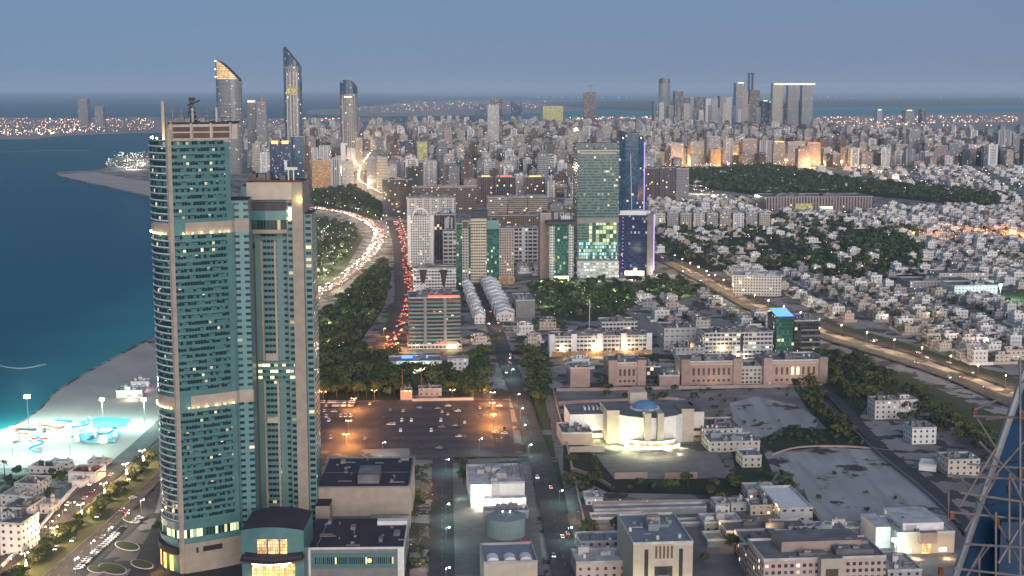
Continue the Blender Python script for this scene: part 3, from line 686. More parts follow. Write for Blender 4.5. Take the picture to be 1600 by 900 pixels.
for a, b_, y in ((540, 548, 30), (612, 622, 20), (500, 506, 40), (590, 596, 10)): sub(F1, 'plant_room', ['roofg'], lambda mb: mb.box(XX(a), XX(b_), y, y + 5, h, h + 1.8))
sub(F1, 'roof_rail', ['steel'], lambda mb: mb.tube((XX(495), 2, h + .6), (XX(500), 48, h + .6), .25, 4))
gx, gy = G(572, 826)
F2 = root('function_hall', 'large windowless hotel hall with wide dark roof behind the nearer hall', 'building', (gx, gy, 0), R(1.5))
k = dep(gy, 15) / F; XX = lambda px: (px - 572) * k; h = HT(gy, 762)
sub(F2, 'wall', ['beige', 'roofd'], lambda mb: mb.box(XX(498), XX(641), 0, 62, 0, h, 0, 1))
sub(F2, 'parapet', ['grey'], lambda mb: (mb.box(XX(498), XX(641), -.2, .4, h, h + .8), mb.box(XX(641) - .8, XX(641) + .3, .4, 62, h, h + 1.4), mb.box(XX(498), XX(641), 62, 62.6, h, h + .8)))
sub(F2, 'plant_room', ['roofg'], lambda mb: mb.box(XX(558), XX(592), 8, 28, h, h + 5)); sub(F2, 'plant_room', ['grey'], lambda mb: mb.box(XX(520), XX(528), 50, 54, h, h + 2))
sub(F2, 'plant_room', ['grey'], lambda mb: mb.box(XX(618), XX(632), 56, 60, h, h + 1.5))
sub(F2, 'side_tower', ['beige', 'roofd'], lambda mb: mb.box(XX(498), XX(520), -14, -.05, 0, h - 6, 0, 1))
sub(F2, 'annexe', ['grey', 'roofg'], lambda mb: mb.box(XX(500), XX(640), -7, -.3, 0, h - 16, 0, 1))
sub(F2, 'roof_seam', ['dgrey'], lambda mb: mb.box(XX(500), XX(640), 30, 30.5, h, h + .5))
sub(F2, 'duct', ['steel'], lambda mb: (mb.box(XX(582), XX(640), -6, -3, h - 16, h - 14.2)))

P = [G(*p) for p in cat_([(2, 890), (50, 842), (104, 778), (140, 744), (172, 722)], 6)]
r = root('sea_wall', 'long pale wall winding along the resort side promenade', 'wall', (0, 0, 0)); mb = MB(); ribbon(mb, P, 1.2, 0, th=2.2); mb.build('wall', W['white'], r)

for nm_, pts, hh_, mt in (('pink patterned wall running beside the avenue verge to the bottom edge', [(864, 612), (884, 690), (926, 880)], 2.6, 'pink'), ('pale low wall along the near edge of the large sandy lot', [(1256, 768), (1290, 824), (1380, 826), (1400, 832)], 1.8, 'cream'), ('low white fence on the curved upper edge of the large sandy lot', [(1205, 712), (1250, 700), (1330, 699), (1392, 706)], .6, 'pink'), ('grey wall between service road and bare lot', [(1250, 604), (1296, 640), (1366, 706), (1446, 772), (1500, 824)], 1.8, 'grey'), ('curved garden wall left of the hall forecourt', [(892, 735), (935, 752), (958, 768)], 2, 'pink'), ('pale wall behind the long white carports', [(915, 790), (1010, 788), (1110, 787)], 2, 'cream'), ('pink wall closing the yard behind the domed hall', [(872, 632), (960, 628), (1060, 626), (1100, 650), (1130, 690)], 1.8, 'pink')):
    P = [G(*p) for p in cat_(pts, 6)]; r = root('boundary_wall', nm_, 'wall', (0, 0, 0)); mb = MB(); ribbon(mb, P, .8, 0, th=hh_ + .6); mb.build('wall', W[mt], r)
# ---------- buildings measured one by one
def bl(name, label, cat, x0, x1, yt, yb, d, fm, rm='roofg', n=3, base=None, rz=GR, group=None, **k):
    return block(name, label, cat, x0, x1, yb, yt, d, fm, rm, rz, group, n, base, **k)
OB, AB, AT = 'office_building', 'apartment_building', 'apartment_tower'
# middle cluster
r, w, h = bl(AT, 'white gridded apartment tower with small arched crown, left end of the central cluster', 'tower', 638, 677, 338, 414, 24, 'white_grid', 'roofg')
sub(r, 'pier', ['white'], lambda mb: mb.box(-w/2 - .5, -w/2 + 4, -.6, 3, 0, h + 2)); sub(r, 'pier', ['white'], lambda mb: mb.box(w/2 - 4, w/2 + .5, -.6, 3, 0, h + 2))
def arch(mb, x, z, rr, y0, y1, th, n=10):
    for i in range(n):
        a, b = math.pi * i / n, math.pi * (i + 1) / n
        P = [(x + q * math.cos(s), z + q * math.sin(s)) for s in (a, b) for q in (rr,)] + [(x + (rr - th) * math.cos(s), z + (rr - th) * math.sin(s)) for s in (b, a)]
        mb.face([(p[0], y0, p[1]) for p in P]); mb.face([(P[0][0], y0, P[0][1]), (P[0][0], y1, P[0][1]), (P[1][0], y1, P[1][1]), (P[1][0], y0, P[1][1])])
sub(r, 'arched_crown', ['white'], lambda mb: arch(mb, 0, h + .5, 11, -.7, 4, 1.6))
r, w, h = bl(AT, 'dark ribbed apartment tower with green arched crown beside the white gridded tower', 'tower', 679, 711, 336, 406, 26, 'dark_vert')
sub(r, 'arched_crown', ['teal'], lambda mb: arch(mb, 3, h + .5, 9, -.7, 5, 1.6)); sub(r, 'window_bay', ['grey_vert'], lambda mb: mb.box(0, w/2 - 1, -1.2, 0, 12, h - 4))
bl(AB, 'wide pale block with green edged flat roof behind the white gridded tower', 'building', 637, 712, 310, 372, 40, 'white_pier', 'roofb', n=6)
bl(AB, 'grey block with stacked square rooms left of the narrow green and beige slab', 'building', 693, 716, 362, 412, 22, 'rooms_slot')
r, w, h = bl(AT, 'slim beige slab with green glass flanks in the central cluster', 'tower', 714, 736, 350, 446, 22, 'green_glass')
sub(r, 'spine', ['cream_grid', 'cream'], lambda mb: mb.box(-w*.12, w*.34, -1.5, 2, 0, h + 5, 0, 1)); sub(r, 'louvre', ['brown'], lambda mb: mb.box(-w*.08, w*.3, -1.7, -1.5, h - 5, h + 3))
r, w, h = bl(AT, 'tall cream banded tower with dark cap, centre of the cluster', 'tower', 736, 761, 343, 444, 26, 'cream_band')
sub(r, 'cap', ['dgrey'], lambda mb: mb.box(-w/2 + 2, w/2 + 1, 2, 20, h, HT(r.location.y, 330)))
r, w, h = bl(AT, 'green glass slab tower with dark head beside the cream banded tower', 'tower', 761, 780, 346, 444, 24, 'green_glass', 'roofd')
sub(r, 'cap', ['teal'], lambda mb: mb.box(-w/2, w/2, -.3, 20, h - 9, h + 1.5))
bl(AT, 'pink stone apartment tower with many small windows, right of the green slab', 'tower', 780, 803, 358, 444, 26, 'pink_grid', base=('gold_lit', 9))
r, w, h = bl(AB, 'white block with rows of rounded window slots behind the pink stone tower', 'building', 803, 843, 357, 410, 26, 'rooms_slot')
sub(r, 'pier', ['white'], lambda mb: mb.box(-w*.2, -w*.06, -1, 1, 0, h + 1.5))
for i, (a, b, q) in enumerate(((762, 793, 'first'), (794, 824, 'middle'), (825, 856, 'last'))):
    bl(AB, f'brown stepped office slab with long window strips, {q} of three in a row', 'building', a, b, 309 - i, 345, 32, 'beige_strip', 'pink_st' if 0 else 'roofg', group='brown stepped slabs in a row', n=4)
bl(AB, 'broad brown slab with pink parapet below the stepped slabs', 'building', 758, 846, 337, 372, 30, 'brown_grid', 'roofg', n=6)
r, w, h = bl(AT, 'plum coloured blank slab tower left of the dark green glass tower', 'tower', 844, 861, 334, 436, 26, 'pink', 'roofd')
gx, gy = G(845, 425); r = root('mast', 'thin white radio mast beside the plum slab tower', 'mast', (gx, gy, 0)); sub(r, 'pole', ['white'], lambda mb: mb.tube((0, 0, 0), (0, 0, HT(gy, 322)), 1.1, 6, r2=.5)); sub(r, 'base', ['grey'], lambda mb: mb.box(-3, 3, -3, 3, 0, 3))
gx, gy = G(921, 512); r = root('mast', 'slender white flag mast beyond the arcaded white school', 'mast', (gx, gy, 0)); sub(r, 'pole', ['white'], lambda mb: mb.tube((0, 0, 0), (0, 0, HT(gy, 468)), .4, 6, r2=.2)); sub(r, 'yardarm', ['white'], lambda mb: mb.tube((-4, 0, HT(gy, 475)), (4, 0, HT(gy, 475)), .12, 4))
r, w, h = bl(OB, 'dark green glass office tower between two white ribbed piers', 'tower', 862, 892, 350, 440, 26, 'green_glass', 'roofd')
for s in (-1, 1):
    sub(r, 'pier', ['white_grid'], lambda mb: mb.box(s * w/2 - 3, s * w/2 + 3, -1.5, 26, 0, h - 2))
sub(r, 'cornice', ['dgrey'], lambda mb: mb.box(-w/2 - 6, w/2 + 6, -5, 30, h, h + 3, bottom=True)); sub(r, 'lit_lobby', ['wlit'], lambda mb: mb.box(-w/2 + 3, w/2 - 3, -.8, 0, 1, 7))
# large glass tower
r, w, h = bl(OB, 'large grey green glass office tower, upper floors plain, lower floors lit yellow and cyan', 'tower', 901, 966, 236, 432, 42, 'teal_glass', n=5)
gy = r.location.y
sub(r, 'crown_wall', ['teal_glass', 'roofg'], lambda mb: mb.box(-w/2 - 1, w/2 - 1, 8, 40, h, HT(gy, 224), 0, 1)); sub(r, 'crown_edge', ['cream'], lambda mb: mb.box(-w/2 + 3, w/2 - 4, -.5, .3, h - 4, h - 1.5))
FAC['lobby_y'] = facade('atrium_yellow', (.06, .13, .12), (.04, .10, .09), 5.5, 4.5, .85, .85, .55, (.85, .95, .15), .85)
FAC['lobby_c'] = facade('atrium_cyan', (.06, .13, .12), (.05, .12, .12), 4.5, 3, .8, .85, .75, (.35, .95, .85), .75)
FAC['lobby_w'] = facade('podium_white', (.38, .39, .38), (.2, .22, .22), 4, 4, .5, .8, .5, (.8, .95, .9), .6)
z1, z2, z3, z4 = HT(gy, 404), HT(gy, 378), HT(gy, 348), HT(gy, 341)
sub(r, 'atrium', ['lobby_y'], lambda mb: mb.box(-w * .22, w * .46, -.6, 0, z2, z3)); sub(r, 'atrium', ['lobby_c'], lambda mb: mb.box(-w * .46, w * .46, -.5, 0, z1, z2))
sub(r, 'belt', ['grey'], lambda mb: mb.box(-w * .5, w * .5, -.7, 0, z3, z4)); sub(r, 'podium', ['lobby_w', 'roofw'], lambda mb: mb.box(-w * .52, w * .48, -12, 0, 0, z1 - 2, 0, 1))
# blue curved tower
gx, gy = G(987, 352)
r = root(OB, 'tall dark blue glass tower with a slanting curved top behind the grey green tower', 'tower', (gx, gy, 0), GR); k = dep(gy) / F
def bluet(mb):
    n = 10
    P = [(-21 * k, 2), (-12 * k, -4), (-2 * k, -6), (8 * k, -5), (17 * k, 0), (20 * k, 7), (20 * k, 32), (-21 * k, 32)]
    zt = [HT(gy, 203), HT(gy, 206), HT(gy, 208), HT(gy, 210), HT(gy, 213), HT(gy, 220), HT(gy, 221), HT(gy, 204)]
    u = 0
    for i in range(8):
        a, b = P[i], P[(i + 1) % 8]; L = math.hypot(a[0] - b[0], a[1] - b[1])
        mb.face([(a[0], a[1], 0), (b[0], b[1], 0), (b[0], b[1], zt[(i + 1) % 8]), (a[0], a[1], zt[i])], [(u, 0), (u + L, 0), (u + L, zt[(i + 1) % 8]), (u, zt[i])]); u += L
    mb.face([(P[i][0], P[i][1], zt[i]) for i in range(8)], None, 1)
sub(r, 'wall', ['blue_glass', 'dgrey'], bluet); sub(r, 'lit_edge', ['purple'], lambda mb: mb.tube((19.9 * k, 6, 20), (19.9 * k, 6, HT(gy, 222)), .9, 5)); FOOT.append((gx, gy + 15, 45))
sub(r, 'edge_fin', ['white'], lambda mb: mb.tube((-1 * k, -5.9, 20), (-4 * k, -6, HT(gy, 240)), .6, 4))
r, w, h = bl(OB, 'dark ribbed block with a broad beige cap in front of the blue tower', 'building', 969, 996, 297, 336, 24, 'dark_vert'); sub(r, 'cap', ['cream'], lambda mb: mb.box(-w/2 - 1.5, w/2 + 1.5, -1.5, 25, h, HT(r.location.y, 289), bottom=True))
# navy tower
gx, gy = G(992, 430)
r = root(OB, 'navy glass office tower with rows of lilac lights and a lit right edge', 'tower', (gx, gy, 0), R(-2)); k = dep(gy) / F
zt = HT(gy, 336); FOOT.append((gx, gy + 15, 40))
P = [(-28 * k, 0), (17 * k, -3), (29 * k, 6), (29 * k, 34), (-26 * k, 32)]
sub(r, 'wall', ['navy_glass', 'roofg'], lambda mb: mb.prism(P, 0, zt, 0, 1)); sub(r, 'edge_pier', ['grey'], lambda mb: mb.prism([(18 * k, -3.6), (28 * k, 4.6), (28 * k, 5.4), (18 * k, -2)], 0, zt + 2)); sub(r, 'lit_edge', ['purple'], lambda mb: mb.tube((29.3 * k, 5.8, 6), (29.3 * k, 5.8, zt), .7, 5))
sub(r, 'parapet', ['white'], lambda mb: (mb.box(-28 * k, 17 * k, -.6, .4, zt, zt + 1.2), mb.prism([(-24 * k, 8), (16 * k, 4), (24 * k, 14), (10 * k, 28)], zt, zt + 5)))
for i in range(15): sub(r, 'lit_strip', ['purple'], lambda mb: mb.box(-20 * k, -12 * k, -.62, -.5, 10 + i * 4.6, 10.7 + i * 4.6))
sub(r, 'lit_lobby', ['wlit'], lambda mb: mb.box(-16 * k, 14 * k, -3.6, -3, .5, 6))
for a, b, yt, q in ((1008, 1032, 263, 'left'), (1031, 1055, 262, 'middle')):
    bl(AT, f'dark plum apartment tower with narrow vertical windows, {q} of the trio by the blue tower', 'tower', a, b, yt, 314, 34, 'brown_vert', 'roofd')
bl(AT, 'slate grey apartment tower closing the plum trio by the blue tower', 'tower', 1056, 1076, 264, 314, 34, 'grey_grid', 'roofd')
# lower centre
r, w, h = bl(OB, 'low cream banded building with dark wedge notches below the white gridded tower', 'building', 646, 713, 420, 452, 26, 'band_white', n=5)
for q in (-.28, .2):
    sub(r, 'notch', ['dark'], lambda mb: (mb.face([(w*(q - .09), -.35, h - 1), (w*(q + .01) - 1, -.35, 3), (w*(q + .01) + 1, -.35, 3), (w*(q + .1), -.35, h - 1)])))
r, w, h = bl(OB, 'glass office with curved floor bands, two masonry piers and red roof light', 'building', 639, 720, 466, 545, 44, 'dark_glass', 'roofg', n=9, base=('band_white', 6))
for i in range(11):
    z = 8 + i * (h - 8) / 11; sub(r, 'floor_band', ['teal' if i % 3 == 0 else 'grey'], lambda mb: mb.prism([(-w/2, -.2), (-w*.3, -1.8), (0, -2.4), (w*.3, -1.8), (w/2, -.2), (w/2, .3), (-w/2, .3)], z, z + 1.5, bottom=True))
for q in (-.18, .2): sub(r, 'pier', ['grey'], lambda mb: mb.box(w*q - 1.4, w*q + 1.4, -2.8, 0, 5, h))
sub(r, 'roof_light', ['redl'], lambda mb: mb.box(-w*.12, w*.47, -.6, 0, h + 1.3, h + 2.6)); sub(r, 'shop_sign', ['redl'], lambda mb: mb.box(w*.1, w*.42, -2.6, -2.2, 4.5, 7)); sub(r, 'lit_lobby', ['wlit'], lambda mb: mb.box(w*.22, w*.42, -2.5, -2.2, .5, 4))
r, w, h = bl('petrol_station', 'low white building with blue lit canopy sign above the wooded park', 'building', 608, 690, 566, 580, 26, 'white', 'roofb', n=2)
sub(r, 'lit_front', ['wlit'], lambda mb: mb.box(-w*.42, w*.3, -.4, 0, .6, 3.6)); sub(r, 'canopy_sign', ['blue'], lambda mb: mb.box(-w*.25, w*.25, 18, 18.6, h, h + 2.6))
r, w, h = bl('kiosk_building', 'small white service building right of the blue lit canopy', 'building', 700, 732, 562, 578, 12, 'villa_white')
r, w, h = bl('gatehouse', 'low orange lit gatehouse with twin masts above the car park', 'building', 626, 644, 612, 625, 12, 'pink')
for s in (-3, 12): sub(r, 'mast', ['rust'], lambda mb: mb.tube((s, 4, h), (s, 4, HT(r.location.y, 578)), .4, 4))
r, w, h = bl('boundary_wall', 'long pale wall along the top edge of the car park', 'wall', 644, 740, 622, 626.5, 1, 'cream', nokit=True, foot=False)
bl('shed', 'low pale shed behind the car park wall', 'shed', 654, 690, 609, 619, 12, 'villa_pink')
# terraces with zig-zag roofs
def terrace(label, x0, y0, x1, y1, wd, n):
    a = G(x0, y0); b = G(x1, y1); L = math.hypot(b[0] - a[0], b[1] - a[1]); an = math.atan2(b[1] - a[1], b[0] - a[0]) - math.pi / 2
    r = root('terrace_row', label, 'terrace', (a[0], a[1], 0), an); s = L / n
    for i in range(n):
        o = (i % 2) * 1.5
        sub(r, 'house_unit', ['villa_white', 'roofg', 'white'], lambda mb: (mb.box(-wd/2 + o, wd/2 + o, i * s, i * s + s - .4, 0, 8 + (i % 3), 0, 1), [mb.face(q_, None, 2) for q_ in ([(-wd/2 + o - .3, i * s, 8.05 + i % 3), (o, i * s, 11.5 + i % 3), (o, i * s + s * .62, 11.5 + i % 3), (-wd/2 + o - .3, i * s + s * .62, 8.05 + i % 3)], [(o, i * s, 11.5 + i % 3), (wd/2 + o + .3, i * s, 8.05 + i % 3), (wd/2 + o + .3, i * s + s * .62, 8.05 + i % 3), (o, i * s + s * .62, 11.5 + i % 3)], [(-wd/2 + o, i * s, 8 + i % 3), (wd/2 + o, i * s, 8 + i % 3), (o, i * s, 11.45 + i % 3)])]))
    for q in range(5): FOOT.append((a[0] + (b[0] - a[0]) * q / 4, a[1] + (b[1] - a[1]) * q / 4, wd * .8))
terrace('narrow row of white stepped terraces below the slim green flanked slab', 750, 506, 727, 448, 11, 16)
terrace('wide row of white zig-zag roofed terraces below the cream banded tower', 790, 502, 763, 446, 19, 15)
r, w, h = bl('market_hall', 'long low glass roofed hall beside the central park', 'building', 806, 836, 470, 497, 50, 'grey', 'roofb', n=4)
# mid left
bl(OB, 'dark glass block at the edge of the coast road park', 'building', 598, 645, 281, 338, 30, 'dark_glass', 'roofd')
bl(AB, 'long brown gridded block behind the pale block', 'building', 646, 746, 293, 330, 36, 'brown_grid', 'pink', n=7)
for i, (a, b, f) in enumerate(((748, 770, 'brown_vert'), (776, 806, 'dark_vert'), (820, 852, 'brown_vert'))):
    r, w, h = bl(AT, ('dark tower with orange roof light, left of three', 'dark striped tower with red roof light, middle of three', 'maroon glass tower with orange roof light, right of three')[i], 'tower', a, b, 277, 318, 30, f, 'pink')
    sub(r, 'roof_light', ['wamb' if i != 1 else 'redl'], lambda mb: mb.box(-w*.3, w*.3, 1, 2, h + 1.4, h + 3.4))
bl(AT, 'slim white tower behind the large grey green tower', 'tower', 855, 868, 283, 322, 20, 'white_pier')
HB = [  # x0 x1 top base depth facade label
 (483, 498, 232, 262, 30, 'white_pier', 'pale apartment tower behind the gold lit hotel, left one'), (499, 516, 228, 262, 30, 'white_pier', 'pale apartment tower directly behind the gold lit hotel'),
 (488, 517, 251, 294, 30, 'gold_lit', 'hotel block lit gold beside the coast road park'), (517, 533, 249, 294, 28, 'grey_vert', 'grey ribbed block next to the gold lit hotel'),
 (533, 540, 224, 262, 16, 'white', 'thin white tower head above the grey ribbed block'), (535, 553, 252, 294, 26, 'white_grid', 'white apartment block facing the coast road park'),
 (543, 556, 232, 268, 24, 'white_pier', 'cream apartment block left of the bright avenue'), (556, 567, 216, 268, 24, 'cream_grid', 'tall beige block on the left side of the bright avenue'),
 (590, 606, 246, 298, 30, 'cream_band', 'beige apartment block right of the bright avenue'), (574, 590, 248, 296, 26, 'grey_grid', 'grey slab standing in the bright avenue bend'),
 (625, 645, 220, 252, 30, 'blue_glass', 'dark teal office block with stepped top'), (652, 668, 222, 254, 26, 'yellow_lit', 'office block washed in yellow light'),
 (612, 628, 246, 280, 28, 'white_pier', 'white ribbed block above the dark glass block'), (628, 645, 248, 282, 28, 'grey_vert', 'pale green ribbed block above the dark glass block'),
 (646, 661, 254, 294, 26, 'brown_grid', 'brown block between two pale ribbed blocks'), (662, 683, 252, 292, 28, 'white_pier', 'wide pale ribbed block right of the brown block'),
 (694, 707, 206, 246, 26, 'pink', 'red brown blank tower in the middle of the old town'), (708, 714, 207, 246, 20, 'green_glass', 'thin dark green tower against the red brown tower'),
 (762, 780, 165, 240, 30, 'band_white', 'tall white banded tower rising over the old town'), (681, 694, 228, 262, 24, 'dark_glass', 'dark green block left of the red brown tower'),
 (700, 712, 252, 292, 26, 'white_pier', 'white framed tower left of the green fronted tower'), (713, 726, 249, 292, 26, 'green_glass', 'green fronted tower framed in white'), (728, 742, 258, 292, 26, 'grey_grid', 'grey block right of the green fronted tower'),
 (743, 760, 162, 195, 40, 'blue_glass', 'dark rounded tower far behind the white banded tower, left'), (768, 786, 154, 195, 40, 'dark_glass', 'dark slab tower far behind the white banded tower'), (800, 816, 157, 195, 40, 'blue_glass', 'dark office tower with bright side far behind the old town'),
 (848, 880, 166, 200, 60, 'yellow_lit', 'broad greenish lit building beyond the old town'), (912, 931, 144, 200, 40, 'brown_vert', 'tall mauve tower under construction beyond the old town'),
 (870, 889, 236, 282, 26, 'pink_grid', 'pink block left of the grey green tower head'), (887, 914, 205, 236, 30, 'cream_grid', 'beige building with a bright domed top behind the grey green tower'),
 (1040, 1068, 224, 258, 34, 'cream_grid', 'beige hotel with flat brow right of the blue tower'), (1018, 1038, 238, 262, 30, 'gold_lit', 'block lit orange right of the blue tower'),
 (1078, 1100, 222, 258, 34, 'cream_band', 'cream apartment tower in the row above the wooded park, first'), (1104, 1126, 214, 258, 34, 'grey_grid', 'tall grey tower in the row above the wooded park'),
 (1110, 1126, 234, 260, 20, 'gold_lit', 'small block lit orange in the row above the wooded park'), (1133, 1145, 216, 256, 26, 'white_pier', 'white framed tower in the row above the wooded park'),
 (1160, 1182, 218, 258, 34, 'pink_grid', 'salmon tower with orange lit foot above the wooded park'), (1186, 1206, 220, 258, 34, 'grey_vert', 'pale ribbed tower beside the salmon tower'), (1208, 1226, 222, 258, 30, 'cream_grid', 'beige tower with orange roof light above the wooded park'),
 (1230, 1258, 222, 258, 30, 'grey_grid', 'grey tower left of the red topped block'), (1260, 1282, 224, 258, 30, 'pink_grid', 'pink block with a red roof light'),
 (1357, 1373, 228, 258, 26, 'cream_band', 'cream block right of the glowing junction'), (1373, 1392, 230, 256, 26, 'white_pier', 'twin arched white block in the right hand town'), (1398, 1418, 226, 256, 30, 'cream_grid', 'beige block left of the tall grey slab'),
 (1419, 1437, 202, 256, 30, 'grey_grid', 'tall grey slab in the right hand town'), (1448, 1480, 228, 256, 30, 'pink_grid', 'broad pink block in the right hand town'), (1482, 1502, 224, 256, 30, 'grey_grid', 'grey block near the right hand town edge'),
 (1512, 1548, 226, 256, 34, 'white_pier', 'broad white ribbed block in the right hand town'), (1558, 1580, 204, 250, 34, 'grey_vert', 'tall pale grey tower at the far right of the town'), (1581, 1592, 210, 250, 30, 'grey_grid', 'narrow grey tower at the far right edge of the town'),
 (423, 455, 222, 300, 34, 'navy_glass', 'navy block with gold lit top behind the portal tower'), (456, 476, 214, 292, 26, 'blue_glass', 'blue glass slab behind the portal tower'), (408, 424, 238, 300, 30, 'white_pier', 'white ribbed block behind the gap of the front towers'),
 (388, 402, 157, 260, 30, 'tower_grey', 'pale tower with a lit crown left of the spired tower'), (403, 418, 160, 262, 30, 'grey_grid', 'mauve tower with a tall spire'),
 (123, 138, 155, 199, 60, 'tower_grey', 'pale twin slab tower on the port, taller one'), (149, 162, 167, 200, 60, 'tower_grey', 'pale slab tower on the port, shorter one'),
]
for i, (x0, x1, yt, yb, d, f, lb) in enumerate(HB):
    cat = 'tower' if 'tower' in lb or 'slab' in lb else 'building'
    rl = 'roofd' if 'glass' in f else 'roofw' if i % 3 == 0 else 'roofg'
    r, w, h = bl(OB if 'office' in lb or 'glass' in f else AT if cat == 'tower' else AB, lb, cat, x0, x1, yt, yb, d, f, rl, n=2, rz=GR + R(((i * 37) % 9) - 4))
    if 'gold lit top' in lb: 
        for q in (-.25, .25): sub(r, 'roof_light', ['wamb'], lambda mb: mb.box(w*(q - .16), w*(q + .16), -.5, .5, h - 4, h + 3))
    if 'red roof' in lb or 'orange roof' in lb: sub(r, 'roof_light', ['redl' if 'red' in lb else 'wamb'], lambda mb: mb.box(-w*.4, w*.4, -.5, .5, h, h + 3))
    if 'spire' in lb and 'left' not in lb: sub(r, 'spire', ['pink'], lambda mb: (mb.tube((0, 10, h), (0, 10, h + 22), 9, 6, r2=1.5), mb.tube((0, 10, h + 22), (0, 10, HT(r.location.y, 140)), 1.2, 5, r2=.3)))
    if 'lit crown' in lb: sub(r, 'roof_light', ['wlit'], lambda mb: mb.box(-w*.4, w*.4, -.5, .5, h - 5, h - 1))
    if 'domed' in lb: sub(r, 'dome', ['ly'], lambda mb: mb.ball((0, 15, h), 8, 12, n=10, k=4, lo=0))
    if 'arched' in lb: sub(r, 'arch', ['white'], lambda mb: (arch(mb, -w*.25, h, w*.22, -1, 3, 2.2), arch(mb, w*.25, h, w*.22, -1, 3, 2.2)))
    if 'construction' in lb: sub(r, 'crane', ['rust'], lambda mb: (mb.tube((4, 10, h), (4, 10, h + 40), 1.5, 4), mb.tube((-16, 10, h + 38), (30, 10, h + 40), 1.2, 4)))
# the three tall towers with sliced tops
def sliced(name, label, x0, x1, ys, yb, d, fm, capm, lean, pw=2.0, capz=None):
    gx, gy = G((x0 + x1) / 2, yb); k = dep(gy) / F; w = (x1 - x0) * k
    FOOT.append((gx, gy + d / 2, 45))
    r = root(name, label, 'tower', (gx, gy, 0), 0); n = 18; P = []
    for i in range(n):
        a = 2 * math.pi * i / n; c, s = math.cos(a), math.sin(a)
        P.append((w / 2 * abs(c) ** (2 / pw) * (1 if c > 0 else -1), d / 2 + d / 2 * abs(s) ** (2 / pw) * (1 if s > 0 else -1)))
    def zt(x):
        q = (x + w / 2) / w; m_ = len(ys) - 1; i = min(int(q * m_), m_ - 1); f = q * m_ - i
        return HT(gy, ys[i] * (1 - f) + ys[i + 1] * f)
    zl = HT(gy, capz)
    def lower(mb):
        u = 0
        for i in range(n):
            a, b = P[i], P[(i + 1) % n]; L = math.hypot(a[0] - b[0], a[1] - b[1]); h0, h1 = min(zl, zt(a[0])), min(zl, zt(b[0]))
            mb.face([(a[0], a[1], 0), (b[0], b[1], 0), (b[0], b[1], h1), (a[0], a[1], h0)], [(u, 0), (u + L, 0), (u + L, h1), (u, h0)]); u += L
    def upper(mb):
        u = 0
        for i in range(n):
            a, b = P[i], P[(i + 1) % n]; L = math.hypot(a[0] - b[0], a[1] - b[1]); h0, h1 = max(zl, zt(a[0])), max(zl, zt(b[0]))
            mb.face([(a[0], a[1], zl), (b[0], b[1], zl), (b[0], b[1], h1), (a[0], a[1], h0)], [(u, zl), (u + L, zl), (u + L, h1), (u, h0)]); u += L
        mb.face([(p[0], p[1], max(zl, zt(p[0]))) for p in P], None, 1)
    sub(r, 'shaft', [fm], lower); sub(r, 'sliced_crown', [capm, 'dgrey'], upper)
    return r, w, gy, k, zt
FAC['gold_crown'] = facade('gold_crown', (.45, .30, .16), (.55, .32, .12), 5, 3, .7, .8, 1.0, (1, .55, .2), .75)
FAC['lm_mid'] = facade('lit_shaft', (.30, .29, .27), (.10, .10, .10), 4, 7, 1.0, .45, .03)
r, w, gy, k, zt = sliced('skyscraper', 'rounded grey skyscraper with a sliced top lit gold', 340, 378, [93, 98, 106, 116, 128], 272, 60, 'tower_grey', 'gold_crown', 0, 2.6, 124)
sub(r, 'side_wing', ['blue_glass', 'roofd'], lambda mb: mb.box(-w/2 - 1, -w/2 + 8, 18, 50, 0, HT(gy, 96), 0, 1))
for yy in (95, 108, 120): sub(r, 'beacon', ['head'], lambda mb: mb.ball((-w/2 - 1.5, 20, HT(gy, yy)), 1.6, n=6, k=3))
r, w, gy, k, zt = sliced('skyscraper', 'tallest slender skyscraper with a dark pointed slanting roof', 447, 470, [72, 82, 92, 101], 262, 46, 'lm_mid', 'blue_glass', 0, 3, 103)
for s in (-1, 1): sub(r, 'dark_edge', ['blue_glass', 'roofd'], lambda mb: mb.box(s * w/2 - 3.2, s * w/2 + 3.2, 10, 40, 0, zt(s * w/2) - 3, 0, 1))
sub(r, 'lit_floor', ['yellow_lit'], lambda mb: mb.box(-w*.36, w*.36, -1, 4, HT(gy, 148), HT(gy, 137)))
for q in (-.32, -.1, .12, .34): sub(r, 'rib', ['white'], lambda mb: mb.box(w*q - .9, w*q + .9, -1.4 + abs(q) * 9, 4 + abs(q) * 9, 0, HT(gy, 112)))
r, w, gy, k, zt = sliced('skyscraper', 'dark oval skyscraper with a rounded slanting crown', 531, 559, [130, 125, 124, 129, 138], 250, 60, 'lm_mid', 'blue_glass', 0, 2.2, 147)
for q in (-.3, -.08, .14): sub(r, 'rib', ['white'], lambda mb: mb.box(w*q - .8, w*q + .8, -.5 + abs(q) * 16, 3 + abs(q) * 20, 0, HT(gy, 152)))
sub(r, 'lit_floor', ['wlit'], lambda mb: mb.box(-w*.2, w*.2, .2, 3, HT(gy, 152), HT(gy, 150.5)))
